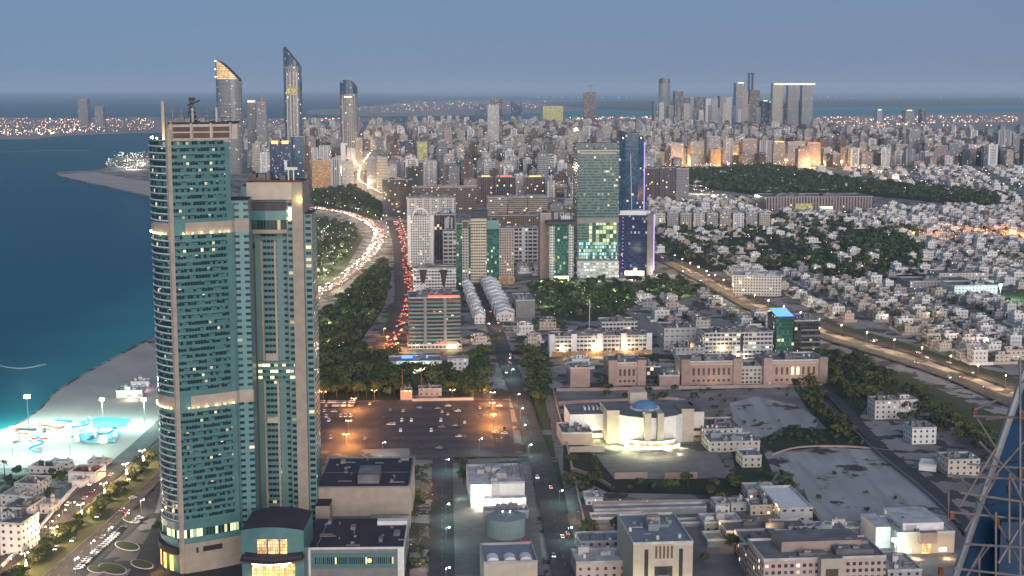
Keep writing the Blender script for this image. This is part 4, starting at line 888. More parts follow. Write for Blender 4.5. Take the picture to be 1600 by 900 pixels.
# far right skyline
r, w, gy, k, zt = sliced('skyscraper', 'grey blue round shouldered tower of the far island skyline', 1029, 1047, [124, 122, 122, 124], 190, 60, 'tower_grey', 'dark_glass', 0, 3, 130)
sub(r, 'crane', ['steel'], lambda mb: (mb.tube((0, 20, HT(gy, 123)), (0, 20, HT(gy, 116)), 3, 4), mb.tube((0, 20, HT(gy, 118)), (-25, 20, HT(gy, 114)), 2, 4)))
FS = [(1021, 1030, 158, 'blue_glass'), (1054, 1067, 142, 'brown_vert'), (1063, 1077, 152, 'dark_glass'), (1078, 1084, 153, 'grey_grid'), (1086, 1099, 152, 'dark_glass'), (1102, 1111, 154, 'white_pier'), (1112, 1121, 154, 'grey_grid'), (1124, 1134, 150, 'tower_grey'), (1134, 1143, 152, 'white_pier'),
      (1149, 1163, 130, 'tower_grey'), (1158, 1168, 142, 'pink_grid'), (1171, 1186, 141, 'brown_vert'), (1170, 1181, 158, 'blue_glass'), (1190, 1200, 158, 'blue_glass'), (1200, 1208, 160, 'dark_glass'),
      (1212, 1224, 168, 'white_pier'), (1226, 1240, 166, 'tower_grey'), (1244, 1258, 158, 'blue_glass'), (1256, 1266, 152, 'white_pier'),
      (1370, 1378, 172, 'grey_grid'), (1414, 1427, 173, 'tower_grey'), (1440, 1447, 171, 'dark_glass')]
FS += [(1030 + i * 12.3 + (i * 7) % 5, 1030 + i * 12.3 + (i * 7) % 5 + 7 + i % 4, 160 + (i * 5) % 13, ('white_pier', 'tower_grey', 'grey_grid', 'cream_grid', 'blue_glass')[i % 5]) for i in range(17)]
NM = ['squat blue', 'plum flat topped', 'dark glass', 'thin grey', 'dark flat topped', 'white ribbed', 'pale grey', 'soft grey', 'slim white', 'tall crowned', 'salmon topped', 'broad mauve', 'low blue', 'stubby blue', 'dark stubby', 'short white', 'short pale', 'blue fronted', 'bright white', 'isolated grey', 'isolated lit topped', 'isolated dark']
for i, (x0, x1, yt, f) in enumerate(FS):
    yb = 197 if i < 19 or i > 21 else 192
    if i > 21: NM.append(('short white', 'short soft grey', 'short mid grey', 'short cream', 'short blue')[i % 5])
    r, w, h = bl('highrise', f'{NM[i]} highrise of the far island skyline' if i < 19 or i > 21 else f'{NM[i]} highrise among orange lights beyond the town', 'highrise', x0, x1, yt, yb, 70, f, 'roofd', n=1, group='highrises of the far island skyline')
    if i in (9, 13, 14, 19, 20): sub(r, 'roof_light', ['wlit'], lambda mb: mb.box(-w*.3, w*.3, -1, 1, h, h + 5))
for q in (1168.5, 1174): 
    gx, gy = G(q, 196); r = root('twin_mast', 'tall dark chimney like mast, ' + ('left' if q < 1170 else 'right') + ' one of a pair on the skyline', 'mast', (gx, gy, 0)); sub(r, 'shaft', ['dgrey'], lambda mb: mb.tube((0, 0, 0), (0, 0, HT(gy, 116)), 8, 6, r2=7)); sub(r, 'head', ['dark'], lambda mb: mb.tube((0, 0, HT(gy, 116)), (0, 0, HT(gy, 114)), 10, 6))
gx, gy = G(1239, 198); k = dep(gy) / F
r = root('gate_towers', 'three linked skyline towers under one thin lit roof bridge', 'tower', (gx, gy, 0))
for a, b, f in ((1206, 1222, 'cream_band'), (1230, 1247, 'tower_grey'), (1252, 1269, 'tower_grey')):
    sub(r, 'tower_shaft', [f, 'roofd'], lambda mb: mb.box((a - 1239) * k, (b - 1239) * k, 0, 70, 0, HT(gy, 133), 0, 1))
sub(r, 'roof_bridge', ['cream'], lambda mb: mb.box((1206 - 1239) * k, (1273 - 1239) * k, -4, 74, HT(gy, 132.5), HT(gy, 129.5), bottom=True)); sub(r, 'bridge_light', ['wlit'], lambda mb: mb.box((1208 - 1239) * k, (1271 - 1239) * k, -8, -4, HT(gy, 132.2), HT(gy, 131)))
# ---------- near and middle ground buildings, right half
OBB = 'office_building'
# cultural hall with a blue dome
gx, gy = G(1020, 702); k = dep(gy) / F
r = root('domed_hall', 'floodlit white polygonal hall with a pale blue dome and long low wings', 'building', (gx, gy, 0), GR); FOOT.append((gx, gy + 30, 75))
S = lambda px: (px - 1018) * k
hm = HT(gy + 12, 650)
sub(r, 'hall_wall', ['white', 'roofg'], lambda mb: mb.prism([(S(962), 22), (S(985), 12), (S(1010), 6), (S(1032), 6), (S(1060), 12), (S(1082), 22), (S(1076), 52), (S(968), 52)], 0, hm, 0, 1))
for a, b in ((952, 972), (1072, 1092)): sub(r, 'side_block', ['cream', 'roofg'], lambda mb: mb.box(S(a), S(b), 18, 40, 0, hm + 3, 0, 1))
for a, b in ((1006, 1016), (1026, 1036)): sub(r, 'entrance_pylon', ['cream'], lambda mb: mb.box(S(a), S(b), 2, 14, 0, hm + 4))
def ringp(q, y0): return [(S(1021) + q * math.cos(a), y0 - q * .55 * math.sin(a)) for a in [math.pi * i / 12 for i in range(13)]]
for z0, z1, q in ((0, 2.6, 19), (4.4, 5.6, 16)):
    sub(r, 'terrace_ring', ['white', 'roofw'], lambda mb: mb.prism(list(reversed(ringp(q, 8))), z0, z1, 0, 1))
sub(r, 'terrace_window', ['amber'], lambda mb: mb.prism(list(reversed(ringp(15, 8))), 2.6, 4.4, 0, 0))
sub(r, 'dome', ['bluedome'], lambda mb: mb.ball((S(1020), 36, hm), 9.0, 5.6, n=20, k=6, lo=0)); sub(r, 'dome_ring', ['white'], lambda mb: mb.prism([(S(1020) + 10.4 * math.cos(a), 36 + 10.4 * math.sin(a)) for a in [6.283 * i / 20 for i in range(20)]], hm, hm + .9, 0, 0))
sub(r, 'roof_block', ['cream', 'roofw'], lambda mb: mb.box(S(1002), S(1030), 50, 58, 0, hm + 8, 0, 1))
for s in (0, 1):
    a, b = ((898, 952), (1092, 1117))[s]
    sub(r, 'wing', ['white', 'roofg'], lambda mb: mb.box(S(a), S(b), 34, 66, 5.5, hm - 3, 0, 1, bottom=True)); sub(r, 'wing_ground_floor', ['dgrey'], lambda mb: mb.box(S(a) + 1, S(b) - 1, 36, 64, 3, 5.5)); sub(r, 'wing_ground_floor', ['white'], lambda mb: mb.box(S(a), S(b), 35, 64, 0, 3))
sub(r, 'rear_wing', ['white', 'roofg'], lambda mb: mb.box(S(960), S(1110), 54, 72, 0, hm - 3, 0, 1))
for a in (925, 1062): sub(r, 'skylight', ['white'], lambda mb: [mb.box(S(a) + i * 3, S(a) + i * 3 + 1, 46, 52, hm - 3, hm - 1) for i in range(5)])
sub(r, 'garden_wall', ['cream'], lambda mb: mb.box(S(885), S(940), -4, -3, 0, 4))
for a, b in ((960, 1012), (1038, 1090)): 
    gx2, gy2 = G((a + b) / 2, 749); kk = dep(gy2) / F; q = root('retaining_wall', 'pale stone wall of the hall forecourt, ' + ('left' if a < 1000 else 'right') + ' of its steps', 'wall', (gx2, gy2, 0), GR); sub(q, 'wall', ['pink', 'pave'], lambda mb: mb.box(-(b - a) / 2 * kk, (b - a) / 2 * kk, 0, 1.5, 0, 4.5, 0, 1))
def lb(name, label, x0, x1, yt, yb, d, fm, rm='roofg', n=3, rz=GR, cat='building', **k):
    r, w, h = block(name, label, cat, x0, x1, yb, yt, d, fm, rm, rz, None, n, **k)
    if n >= 2 and yb > 480:
        q = random.Random(int(x0 * 31 + yt)); 
        for i in range(min(12, int(w * d / 70) + 2)):
            x, y, s = q.uniform(-.44, .44) * w, q.uniform(.08, .9) * d, q.uniform(.5, 1.1)
            if i % 4 == 3: sub(r, 'water_tank', ['white'], lambda mb: mb.tube((x, y, h + .02), (x, y, h + 1.9), .8, 8))
            elif i % 4 == 2: sub(r, 'duct', ['steel'], lambda mb: mb.box(x, x + q.uniform(3, 8), y, y + .6, h + .3, h + .95, bottom=True))
            else: sub(r, 'air_conditioner', ['grey'], lambda mb: mb.box(x - s, x + s, y - s * .8, y + s * .8, h + .01, h + 1.1 * s + .4))
    return r, w, h
HALL = r
lb('annexe', 'low open sided annexe with white eaves right of the domed hall', 1100, 1160, 672, 686, 34, 'villa_white'); lb('annexe', 'flat roofed annexe with pale blue roof right of the forecourt', 1108, 1188, 692, 706, 24, 'villa_cream', 'roofb'); lb('pavilion', 'small cream pavilion with two doors by the sandy lot', 1160, 1190, 714, 731, 18, 'villa_cream', 'roofb', n=1)
lb('covered_court', 'grey roofed court left of the domed hall entrance', 878, 926, 678, 696, 30, 'pink', 'roofg')
# palace blocks
FAC['arched'] = facade('arched_windows', (.40, .325, .27), (.07, .06, .05), 20, 4.6, .55, .5, .08, (1, .8, .5), 1.0, v0=2)
FAC['pal'] = facade('palace_lower', (.40, .325, .27), (.06, .055, .05), 20, 3.2, .12, .6, .1, (1, .85, .6), 1.2, v0=-6)
for a, b, yt, yb, lbq in ((1066, 1156, 566, 601, 'long beige stone palace block with tall arched windows, left of the pair'), (1194, 1290, 564, 600, 'beige stone palace block with tall arched windows and a lit bay, right of the pair'), (953, 1006, 568, 602, 'short beige stone block with a row of narrow windows')):
    r, w, h = lb('stone_building', lbq, a, b, yt, yb, 34, 'beige', 'roofg', n=5, top=None) if 0 else lb('stone_building', lbq, a, b, yt, yb, 34, 'pink', 'roofg', n=5)
    nw = 8 if b - a > 60 else 4; hw = w * (.31 if nw == 8 else .2)
    for i in range(nw):
        x = -hw + 2 * hw * i / (nw - 1)
        def win(mb): mb.box(x - .95, x + .95, -.14, 0, h * .42, h * .70); mb.tube((x, -.14, h * .70), (x, 0, h * .70), .95, 10)
        sub(r, 'arched_window', ['wlit' if nw == 8 and a > 1180 and i in (3, 4) else 'brown'], win); sub(r, 'window', ['dark'], lambda mb: mb.box(x - .9, x + .9, -.12, 0, h * .14, h * .24))
    sub(r, 'cornice', ['cream'], lambda mb: mb.box(-w/2 - .8, w/2 + .8, -.8, 0, h - 2, h - 1, bottom=True))
    for s in (-1, 1): sub(r, 'corner_tower', ['pink', 'roofg'], lambda mb: mb.box(s * (w/2 - 2) - 3.5, s * (w/2 - 2) + 3.5, -1.6, 6, 0, h + 3, 0, 1))
lb('connecting_block', 'recessed beige link with arcade between the two palace blocks', 1157, 1193, 574, 600, 24, 'cream_grid'); lb('stone_building', 'plain beige stone cube left of the palace row', 891, 922, 576, 605, 24, 'pink'); lb('stone_building', 'small stepped stone gate building with floodlit tree behind', 1030, 1062, 588, 603, 16, 'pink'); lb('hall_building', 'dark glass link behind the short stone block', 1005, 1032, 574, 600, 16, 'dark_glass')
r, w, h = lb('boundary_wall', 'long pink perimeter wall in front of the stone palace blocks', 868, 1290, 603, 608, .8, 'pink', nokit=True, foot=False, cat='wall')
r, w, h = lb('school_building', 'long white three storey building with glowing orange arcade at street level', 862, 1018, 526, 556, 26, 'band_white', 'roofg', n=12)
sub(r, 'arcade', ['gold_lit'], lambda mb: mb.box(-w/2, w/2, -2, 0, 0, 5)); 
for q in (-.5, -.28, -.02, .22, .48): sub(r, 'stair_tower', ['white', 'roofg'], lambda mb: mb.box(w*q - 2.5, w*q + 2.5, -1.2, 10, 0, h + 3, 0, 1))
lb('school_building', 'white classroom block behind the long arcaded white building', 940, 996, 504, 522, 26, 'band_white', n=6)
lb('hall_building', 'windowless ribbed grey hall between the arcaded school and the palace', 1037, 1088, 514, 546, 34, 'shed', 'roofg', n=2)
lb('office_building', 'small grey office below the ribbed grey hall', 1056, 1102, 545, 562, 26, 'villa_grey', n=5)
r, w, h = lb('office_building', 'white four storey office with two lit halves and dark stair slot', 1100, 1208, 521, 560, 30, 'band_white', 'roofg', n=7); sub(r, 'stair_slot', ['dark'], lambda mb: mb.box(w*.02, w*.06, -.4, 0, 0, h - 2)); sub(r, 'lit_row', ['lobby_w'], lambda mb: mb.box(-w*.45, w*.45, -.3, 0, h*.36, h*.52))
r, w, h = lb('office_building', 'dark glass office with a blue lit roof slab beside the boulevard', 1240, 1281, 502, 553, 38, 'dark_glass', 'roofg', n=4)
sub(r, 'glass_wing', ['green_glass', 'roofd'], lambda mb: mb.box(-w/2 - 16, -w/2, 3, 34, 0, h + 4, 0, 1)); sub(r, 'blue_roof', ['blue'], lambda mb: mb.face([(-w/2 - 16, 3, h + 4.3), (-w/2, 3, h + 4.3), (-w/2, 30, h + 8), (-w/2 - 16, 30, h + 8)]))
for i in range(4): sub(r, 'floor_band', ['grey'], lambda mb: mb.box(-w/2 + 6, w/2 + .5, -.6, 0, 5 + i * 5.5, 6.4 + i * 5.5))
r, w, h = lb('apartment_building', 'stepped white apartment block beside the lit boulevard', 1146, 1220, 432, 462, 46, 'white_grid', 'roofw', n=8, rz=GR - R(12))
r, w, h = lb('shopping_hall', 'very long salmon hall with yellow lit entrance beyond the wooded belt', 1195, 1366, 308, 327, 90, 'pink_vert', 'roofg', n=12); sub(r, 'lit_entrance', ['yellow_lit'], lambda mb: mb.box(-w*.22, -w*.07, -1, 0, 0, h*.5)); sub(r, 'lit_entrance', ['wlit'], lambda mb: mb.box(w*.0, w*.12, -1, 0, 0, h*.22))
for i in range(9):
    a = 1022 + i * 20.5; lb('apartment_building', ('white', 'pale grey', 'cream')[i % 3] + ' low apartment block with arched bays, ' + ('first', 'second', 'third', 'fourth', 'fifth', 'sixth', 'seventh', 'eighth', 'ninth')[i] + ' from the navy tower', a, a + 17.5, 334 - (i % 2), 359, 32, ('white_pier', 'grey_grid', 'cream_grid')[i % 3], 'roofw', n=4)
lb('sports_hall', 'low cream hall by the right edge sports ground', 1466, 1545, 428, 440, 40, 'villa_cream', n=4); lb('sports_hall', 'low white hall beside the floodlit pitch', 1490, 1560, 447, 459, 40, 'villa_white', n=4); lb('sports_hall', 'pale flat roofed shed left of the sports ground', 1420, 1520, 440, 449, 40, 'villa_grey', n=4)
lb('house', 'white two storey house among dark trees below the boulevard', 1366, 1406, 628, 655, 16, 'villa_white', 'roofg'); lb('house', 'white cubic house with balcony in the dark tree belt', 1424, 1463, 670, 694, 16, 'villa_white'); lb('house', 'cream house behind the covered parking near the glass facade', 1480, 1531, 720, 744, 18, 'villa_cream'); lb('parking_shelter', 'small white roofed shelter beside the service road', 1436, 1462, 728, 736, 14, 'white', 'white', n=0, rz=-R(20))
# bottom right
r, w, h = lb('stone_tower_block', 'beige stone block with two floodlit piers and recessed grille, bottom centre', 988, 1082, 850, 935, 46, 'cream', 'roofb', n=4)
for q in (-.28, .30): sub(r, 'slot_window', ['dark'], lambda mb: mb.box(w*q - .9, w*q + .9, -.2, 0, 2, h - 2.5))
sub(r, 'grille', ['brown'], lambda mb: [mb.box(-w*.13 + i * w*.065, -w*.13 + i * w*.065 + .9, -.3, 0, h - 7, h - 1) for i in range(5)]); sub(r, 'recess', ['dark'], lambda mb: mb.box(-w*.14, w*.16, -.25, 0, 0, h - 11)); sub(r, 'entrance_block', ['white', 'roofw'], lambda mb: mb.box(-w*.10, w*.1, -5, -.3, 0, h - 15, 0, 1)); sub(r, 'roof_hut', ['pink'], lambda mb: mb.box(-w*.1, w*.12, 26, 32, h, h + 5)); sub(r, 'roof_sign', ['lobby_w'], lambda mb: mb.box(w*.18, w*.48, -.3, 0, h - 1, h + 1))
for s in (-.4, -.12, .2, .42): sub(r, 'floodlight', ['wlit'], lambda mb: mb.box(w*s - .5, w*s + .5, -1.4, -.9, .2, .8))
r, w, h = lb('school_complex', 'sprawling pink stone school with stepped flat roofs, bottom right', 1190, 1385, 874, 940, 30, 'pink_grid', 'roofg', n=6)
for i, (a, b, y0, y1, hh) in enumerate(((-.48, -.12, 32, 50, 12), (.08, .46, 32, 52, 12), (-.12, .08, 36, 60, 14), (-.4, -.05, 54, 78, 10), (.1, .34, 56, 80, 10), (-.46, .3, 82, 100, 8))): sub(r, 'wing', ['pink_grid', 'roofg'], lambda mb: mb.box(w*a, w*b, y0, y1, 0, hh, 0, 1)); roof_kit(r, w*(b - a), y1 - y0, hh, 'roofg', 4, 0, w*(a + b)/2, (y0 + y1)/2)
sub(r, 'entrance_bay', ['cream', 'roofg'], lambda mb: mb.box(-w*.06, w*.12, -5, 0, 0, h + 2, 0, 1)); sub(r, 'entrance_window', ['brown'], lambda mb: mb.box(-w*.02, w*.08, -5.2, -5, 0, h - 3)); sub(r, 'upper_floor', ['pink', 'roofg'], lambda mb: mb.box(-w*.3, w*.36, 12, 30, h, h + 5, 0, 1))
lb('warehouse', 'plain white warehouse with sloping side on the sandy lot edge', 1218, 1270, 796, 818, 44, 'shed', 'white', n=0)
r, w, h = lb('villa_hall', 'cream hall with white flat roof and floodlit porch on the right', 1400, 1492, 834, 866, 30, 'cream', 'roofw', n=2)
sub(r, 'upper_block', ['white', 'roofw'], lambda mb: mb.box(-w*.34, w*.38, 6, 34, h, h + 4, 0, 1)); sub(r, 'side_wing', ['white', 'roofw'], lambda mb: mb.box(-w/2 - 8, -w/2, 10, 34, 0, h + 1, 0, 1)); sub(r, 'porch', ['pink', 'roofg'], lambda mb: mb.box(-w*.14, w*.16, -3, 0, h*.6, h + 1.5, 0, 1, bottom=True)); sub(r, 'door', ['amber'], lambda mb: mb.box(-w*.07, w*.09, -.3, 0, 0, h*.6))
for q in (-.32, .3): sub(r, 'window', ['wlit'], lambda mb: mb.box(w*q - 2, w*q + 2, -.2, 0, 1.5, 3.4))
for a, b, yt, yb, d, l in ((928, 1105, 796, 806, 9, 'very long white roofed carport row below the dry garden'), (925, 1010, 811, 818, 10, 'white roofed carport behind the beige stone block, left'), (1105, 1165, 845, 856, 14, 'white roofed carport right of the beige stone block'), (1040, 1140, 818, 824, 8, 'narrow white carport between stone block and long carport')):
    r, w, h = lb('carport', l, a, b, yt, yb, d, 'roofb', 'roofb', n=0)
for i, (a, b, yt, yb, d, f, l) in enumerate(((1118, 1140, 790, 804, 14, 'villa_white', 'small white lit house with square roof left of the warehouse'), (1142, 1168, 788, 800, 10, 'villa_white', 'low white outbuilding beside the small lit house'), (1172, 1212, 792, 806, 14, 'villa_cream', 'cream outbuilding with three doors next to the warehouse'), (915, 942, 780, 790, 14, 'villa_white', 'small white hut at the garden corner by the avenue'), (1168, 1215, 768, 780, 16, 'villa_pink', 'beige flat roofed house above the warehouse'), (905, 975, 848, 866, 16, 'villa_grey', 'grey shed row left of the beige stone block'), (900, 975, 880, 905, 20, 'villa_pink', 'dark roofed pink shed at the bottom edge by the avenue'), (1100, 1160, 818, 832, 16, 'villa_grey', 'grey workshop right of the stone block roof'), (1210, 1330, 836, 850, 20, 'villa_pink', 'stone workshop range behind the pink school'), (1385, 1440, 893, 925, 24, 'villa_grey', 'white roofed shed right of the pink school'), (1290, 1380, 826, 836, 10, 'roofb', 'pale blue roofed canopy beside the lit hall garden'))):
    lb('outbuilding', l, a, b, yt, yb, d, f, 'roofb' if i % 3 == 2 else 'roofw', n=2)
# bottom centre
r, w, h = lb('community_building', 'brightly floodlit white building with flat roof terraces, bottom centre', 735, 820, 756, 790, 40, 'white', 'roofw', n=6)
sub(r, 'lit_block', ['white', 'roofw'], lambda mb: mb.box(-w/2, -w*.12, -4, 30, 0, h + 1, 0, 1)); sub(r, 'pergola', ['steel'], lambda mb: [mb.box(w*.1 + i * 2.4, w*.1 + i * 2.4 + .5, 12, 34, h + 2.2, h + 2.6) for i in range(7)]); sub(r, 'porch', ['white', 'roofw'], lambda mb: mb.box(-w*.25, w/2, -9, -4.2, 0, h - 6, 0, 1))
for q in (-.2, .02, .26, .46): sub(r, 'floodlight', ['lw'], lambda mb: mb.ball((w*q, -9.6, h - 7), .5, n=6, k=3))
gx, gy = G(791, 846); r = root('water_tank', 'round grey green water tank with shallow conical roof', 'tank', (gx, gy, 0)); k = dep(gy) / F; rr = 30 * k; h = 11; FOOT.append((gx, gy + rr, 14))
sub(r, 'shell', ['teal'], lambda mb: mb.prism([(rr * math.cos(6.283 * i / 28), rr + rr * math.sin(6.283 * i / 28)) for i in range(28)], 0, h, 0, None)); W['tankw'] = plain('tank_shell', (.25, .33, .32), .8, .15, .3); r.children[0].data.materials[0] = W['tankw']
sub(r, 'cone_roof', ['roofb'], lambda mb: [mb.face([((rr + .4) * math.cos(6.283 * i / 28), rr + (rr + .4) * math.sin(6.283 * i / 28), h), ((rr + .4) * math.cos(6.283 * (i + 1) / 28), rr + (rr + .4) * math.sin(6.283 * (i + 1) / 28), h), (0, rr, h + 2.2)]) for i in range(28)])
for q in (0, 1): sub(r, 'roof_light', ['lw'], lambda mb: mb.ball((-2 + 4 * q, rr, h + 2.5), .3, n=5, k=3))
lb('plant_building', 'low building framing the round tank from behind', 756, 826, 801, 812, 10, 'villa_grey', 'roofb', n=3)
r, w, h = lb('pump_house', 'low blue grey roofed hall with three arched vents and lit front', 756, 840, 880, 930, 28, 'cream', 'roofb', n=0)
for q in (-.32, .0, .3): sub(r, 'arched_vent', ['white'], lambda mb: [mb.face([(w*q + 3 * math.cos(a), 2, h + .1 + 2.2 * math.sin(a)), (w*q + 3 * math.cos(b), 2, h + .1 + 2.2 * math.sin(b)), (w*q + 3 * math.cos(b), 9, h + .1 + 2.2 * math.sin(b)), (w*q + 3 * math.cos(a), 9, h + .1 + 2.2 * math.sin(a))]) for a, b in [(math.pi * i / 8, math.pi * (i + 1) / 8) for i in range(8)]] + [mb.face([(w*q + 3 * math.cos(math.pi * i / 8), 2, h + .1 + 2.2 * math.sin(math.pi * i / 8)) for i in range(9)])])
gx, gy = G(822, 858); r = root('red_banner', 'red banner board on the edge of the pump house yard', 'banner', (gx, gy, 0)); sub(r, 'board', ['red'], lambda mb: mb.box(-2.5, 2.5, 0, .5, 1, 5)); sub(r, 'post', ['steel'], lambda mb: mb.box(-2.9, -2.6, 0, .4, 0, 5.4)); sub(r, 'post', ['steel'], lambda mb: mb.box(2.6, 2.9, 0, .4, 0, 5.4))
# beach resort bottom left
for i, (a, b, yt, yb, d, f, rm, l) in enumerate(((0, 36, 820, 868, 20, 'villa_white', 'roofg', 'large white beach villa in the bottom left corner'), (0, 45, 796, 812, 22, 'villa_white', 'roofg', 'long white beach villa with blue grey roof terrace'), (0, 32, 776, 790, 18, 'villa_white', 'roofw', 'small white villa by the palm trees at the left edge'), (22, 60, 758, 774, 18, 'villa_white', 'roofg', 'white villa above the resort pool'), (44, 86, 731, 740, 12, 'villa_white', 'roofd', 'white beach pavilion below the floodlit sand, left'), (106, 150, 740, 756, 16, 'white', 'rust', 'white restaurant with rusty roof beside the promenade'), (74, 108, 724, 731, 8, 'shed', 'roofw', 'low white kiosk row on the beach edge, middle'), (136, 168, 722, 728, 8, 'shed', 'roofw', 'low white kiosk row on the beach edge, right'), (62, 82, 790, 804, 10, 'villa_white', 'roofw', 'narrow white cabin beside the promenade'), (112, 132, 752, 762, 8, 'white', 'roofw', 'small white kiosk next to the rusty roofed restaurant'))):
    lb('beach_house', l, a, b, yt, yb, d, f, rm, n=2, rz=-R(8))
o = sheet('swimming_pool', [(42, 776), (58, 762), (86, 764), (72, 782)], 0, plain('pool_water', (.03, .16, .22), .15, .1, .3)); o['kind'] = 'structure'
o = sheet('swimming_pool', [(120, 660), (160, 652), (205, 655), (196, 668), (150, 670)], 0, plain('lit_pool_water', (.10, .50, .52), .2, .3, .15))
o = sheet('swimming_pool', [(112, 680), (150, 672), (190, 676), (180, 692), (130, 695)], 0, plain('play_pool_water', (.25, .55, .58), .2, .3, .2))
FUN = [(28, 688, 'orange'), (62, 676, 'orange'), (90, 668, 'blue'), (120, 690, 'white'), (150, 684, 'white'), (180, 683, 'blue'), (140, 668, 'blue'), (60, 698, 'blue')]
W['orange'] = plain('orange_plastic', (.50, .14, .06), .5, .1, .5); W['bluep'] = plain('blue_plastic', (.06, .22, .45), .5, .1, .5)
for i, (a, b, c) in enumerate(FUN):
    gx, gy = G(a, b); r = root('water_slide', ('long orange tube slide on the floodlit beach, lower left', 'orange tube slide nearest the bright floodlight', 'blue slide tower behind the orange slides', 'white play frame left of the paddling pool', 'white play frame in the middle of the paddling pool', 'blue slide at the right end of the paddling pool', 'blue slide ending in the larger pool', 'low blue slide near the lower edge of the lit sand')[i], 'water slide', (gx, gy, 0), i * .7)
    mt = {'orange': 'orange', 'blue': 'bluep', 'white': 'white'}[c]
    sub(r, 'tower', ['white', mt], lambda mb: mb.box(-1.5, 1.5, -1.5, 1.5, 0, 5, 0, 1)); sub(r, 'roof', [mt], lambda mb: mb.tube((0, 0, 6.2), (0, 0, 8), 2.4, 4, r2=.1)); P = [(1.5 + j * 1.6, math.sin(j * .7) * 4, 5 - j * .42) for j in range(12)]
    sub(r, 'chute', [mt], lambda mb: [mb.tube(P[j], P[j + 1], .7, 5) for j in range(11)])
lb('beach_club', 'cluster of lit white beach cabins by the tower side shore', 182, 222, 612, 622, 18, 'lobby_w', 'roofw', n=4); lb('beach_club', 'small lit beach bar above the cabin cluster', 205, 232, 598, 605, 12, 'lobby_w', 'roofw', n=2)
gx, gy = G(40, 576); r = root('buoy_line', 'curved line of white buoys floating on the sea', 'buoy line', (gx, gy, -2))
for i in range(26): 
    q = G(-2 + i * 2.9, 571.5 + 4.5 * math.sin(i * .14), -2); sub(r, 'float', ['white'], lambda mb: mb.ball((q[0] - gx, q[1] - gy, .3), .55, n=6, k=3))
for T_, XX_, W0, W1, D1, hz_ in ((F1, 0, -24, 20, 46, HT(F1.location.y, 858)), (F2, 0, -20, 20, 58, HT(F2.location.y, 762))):
    q = random.Random(int(W1 + D1))
    for i in range(16):
        x, y, s = q.uniform(W0, W1), q.uniform(3, D1), q.uniform(.5, 1.0)
        if i % 4 == 0: sub(T_, 'duct', ['roofg'], lambda mb: mb.box(x, x + q.uniform(4, 10), y, y + .7, hz_ + .3, hz_ + 1.0, bottom=True))
        elif i % 4 == 1: sub(T_, 'vent', ['steel'], lambda mb: mb.tube((x, y, hz_), (x, y, hz_ + 1.3), .35, 8))
        else: sub(T_, 'air_conditioner', ['grey'], lambda mb: mb.box(x - s, x + s, y - s, y + s, hz_ + .01, hz_ + 1.2 * s))
# near glass facade with scaffold tubes on the right
D0 = 78
def P3(px, py, d): 
    a = (px - 800) / F; b = (450 - py) / F
    return Vector((a * d, (CP + b * SP) * d, CH + (-SP + b * CP) * d))
fr = root('glass_facade', 'sloping dark blue glass facade rising out of the bottom right corner', 'building', P3(1545, 900, D0), 0); o0 = P3(1545, 900, D0)
a1, a2 = P3(1488, 915, D0) - o0, P3(1606, 570, D0) - o0; ex = Vector((9, 4.5, 0)); ey = Vector((4.6, 8, 0))
up = (a2 - a1) * .3; dn = (a2 - a1) * -.4
def gl(mb):
    A, B = a1 + dn, a2 + up
    for p, q in ((A, B),):
        mb.face([tuple(p), tuple(p + ex), tuple(q + ex), tuple(q)], [(0, 0), (10, 0), (10, 22), (0, 22)]); mb.face([tuple(p + ey), tuple(p), tuple(q), tuple(q + ey)], [(0, 0), (8, 0), (8, 22), (0, 22)])
        mb.face([tuple(p + ex), tuple(p + ex + ey), tuple(q + ex + ey), tuple(q + ex)]); mb.face([tuple(q), tuple(q + ex), tuple(q + ex + ey), tuple(q + ey)])
m, t, b = nt('facade_blue_glass'); b.inputs['Base Color'].default_value = (.012, .055, .16, 1); b.inputs['Roughness'].default_value = .25; b.inputs['Specular IOR Level'].default_value = .5
tc = N(t, 'ShaderNodeTexCoord'); nz = N(t, 'ShaderNodeTexNoise'); nz.inputs['Scale'].default_value = .25; t.links.new(tc.outputs['Object'], nz.inputs['Vector']); t.links.new(mixc(t, nz.outputs[0], (.030, .065, .135), (.012, .03, .07)), b.inputs['Base Color']); W['nearglass'] = m
sub(fr, 'glass_wall', ['nearglass'], gl)
sub(fr, 'edge_rail', ['steel'], lambda mb: mb.tube(a1 + dn - Vector((.1, .2, 0)), a2 + up - Vector((.1, .2, 0)), .22, 8))
sub(fr, 'panel_joint', ['dark'], lambda mb: [mb.tube(a1 + dn + (a2 + up - a1 - dn) * (q_ / 9) + Vector((0, -.06, 0)), a1 + dn + (a2 + up - a1 - dn) * (q_ / 9) + ex + Vector((0, -.06, 0)), .04, 4) for q_ in range(1, 9)])
sub(fr, 'dark_recess', ['nearglass'], lambda mb: mb.prism([(P3(1560, 900, D0 - 1) - o0)[:2], (P3(1640, 900, D0 - 1) - o0)[:2], (P3(1640, 900, D0 - .2) - o0)[:2], (P3(1560, 900, D0 - .2) - o0)[:2]], -8, (P3(1560, 812, D0 - 1) - o0)[2]))
W['tube'] = plain('scaffold_tube', (.20, .17, .165), .6, .25, 2, metal=.3)
sf = root('scaffold', 'thin weathered scaffold of tubes and couplers before the blue glass facade', 'scaffold', o0, 0)
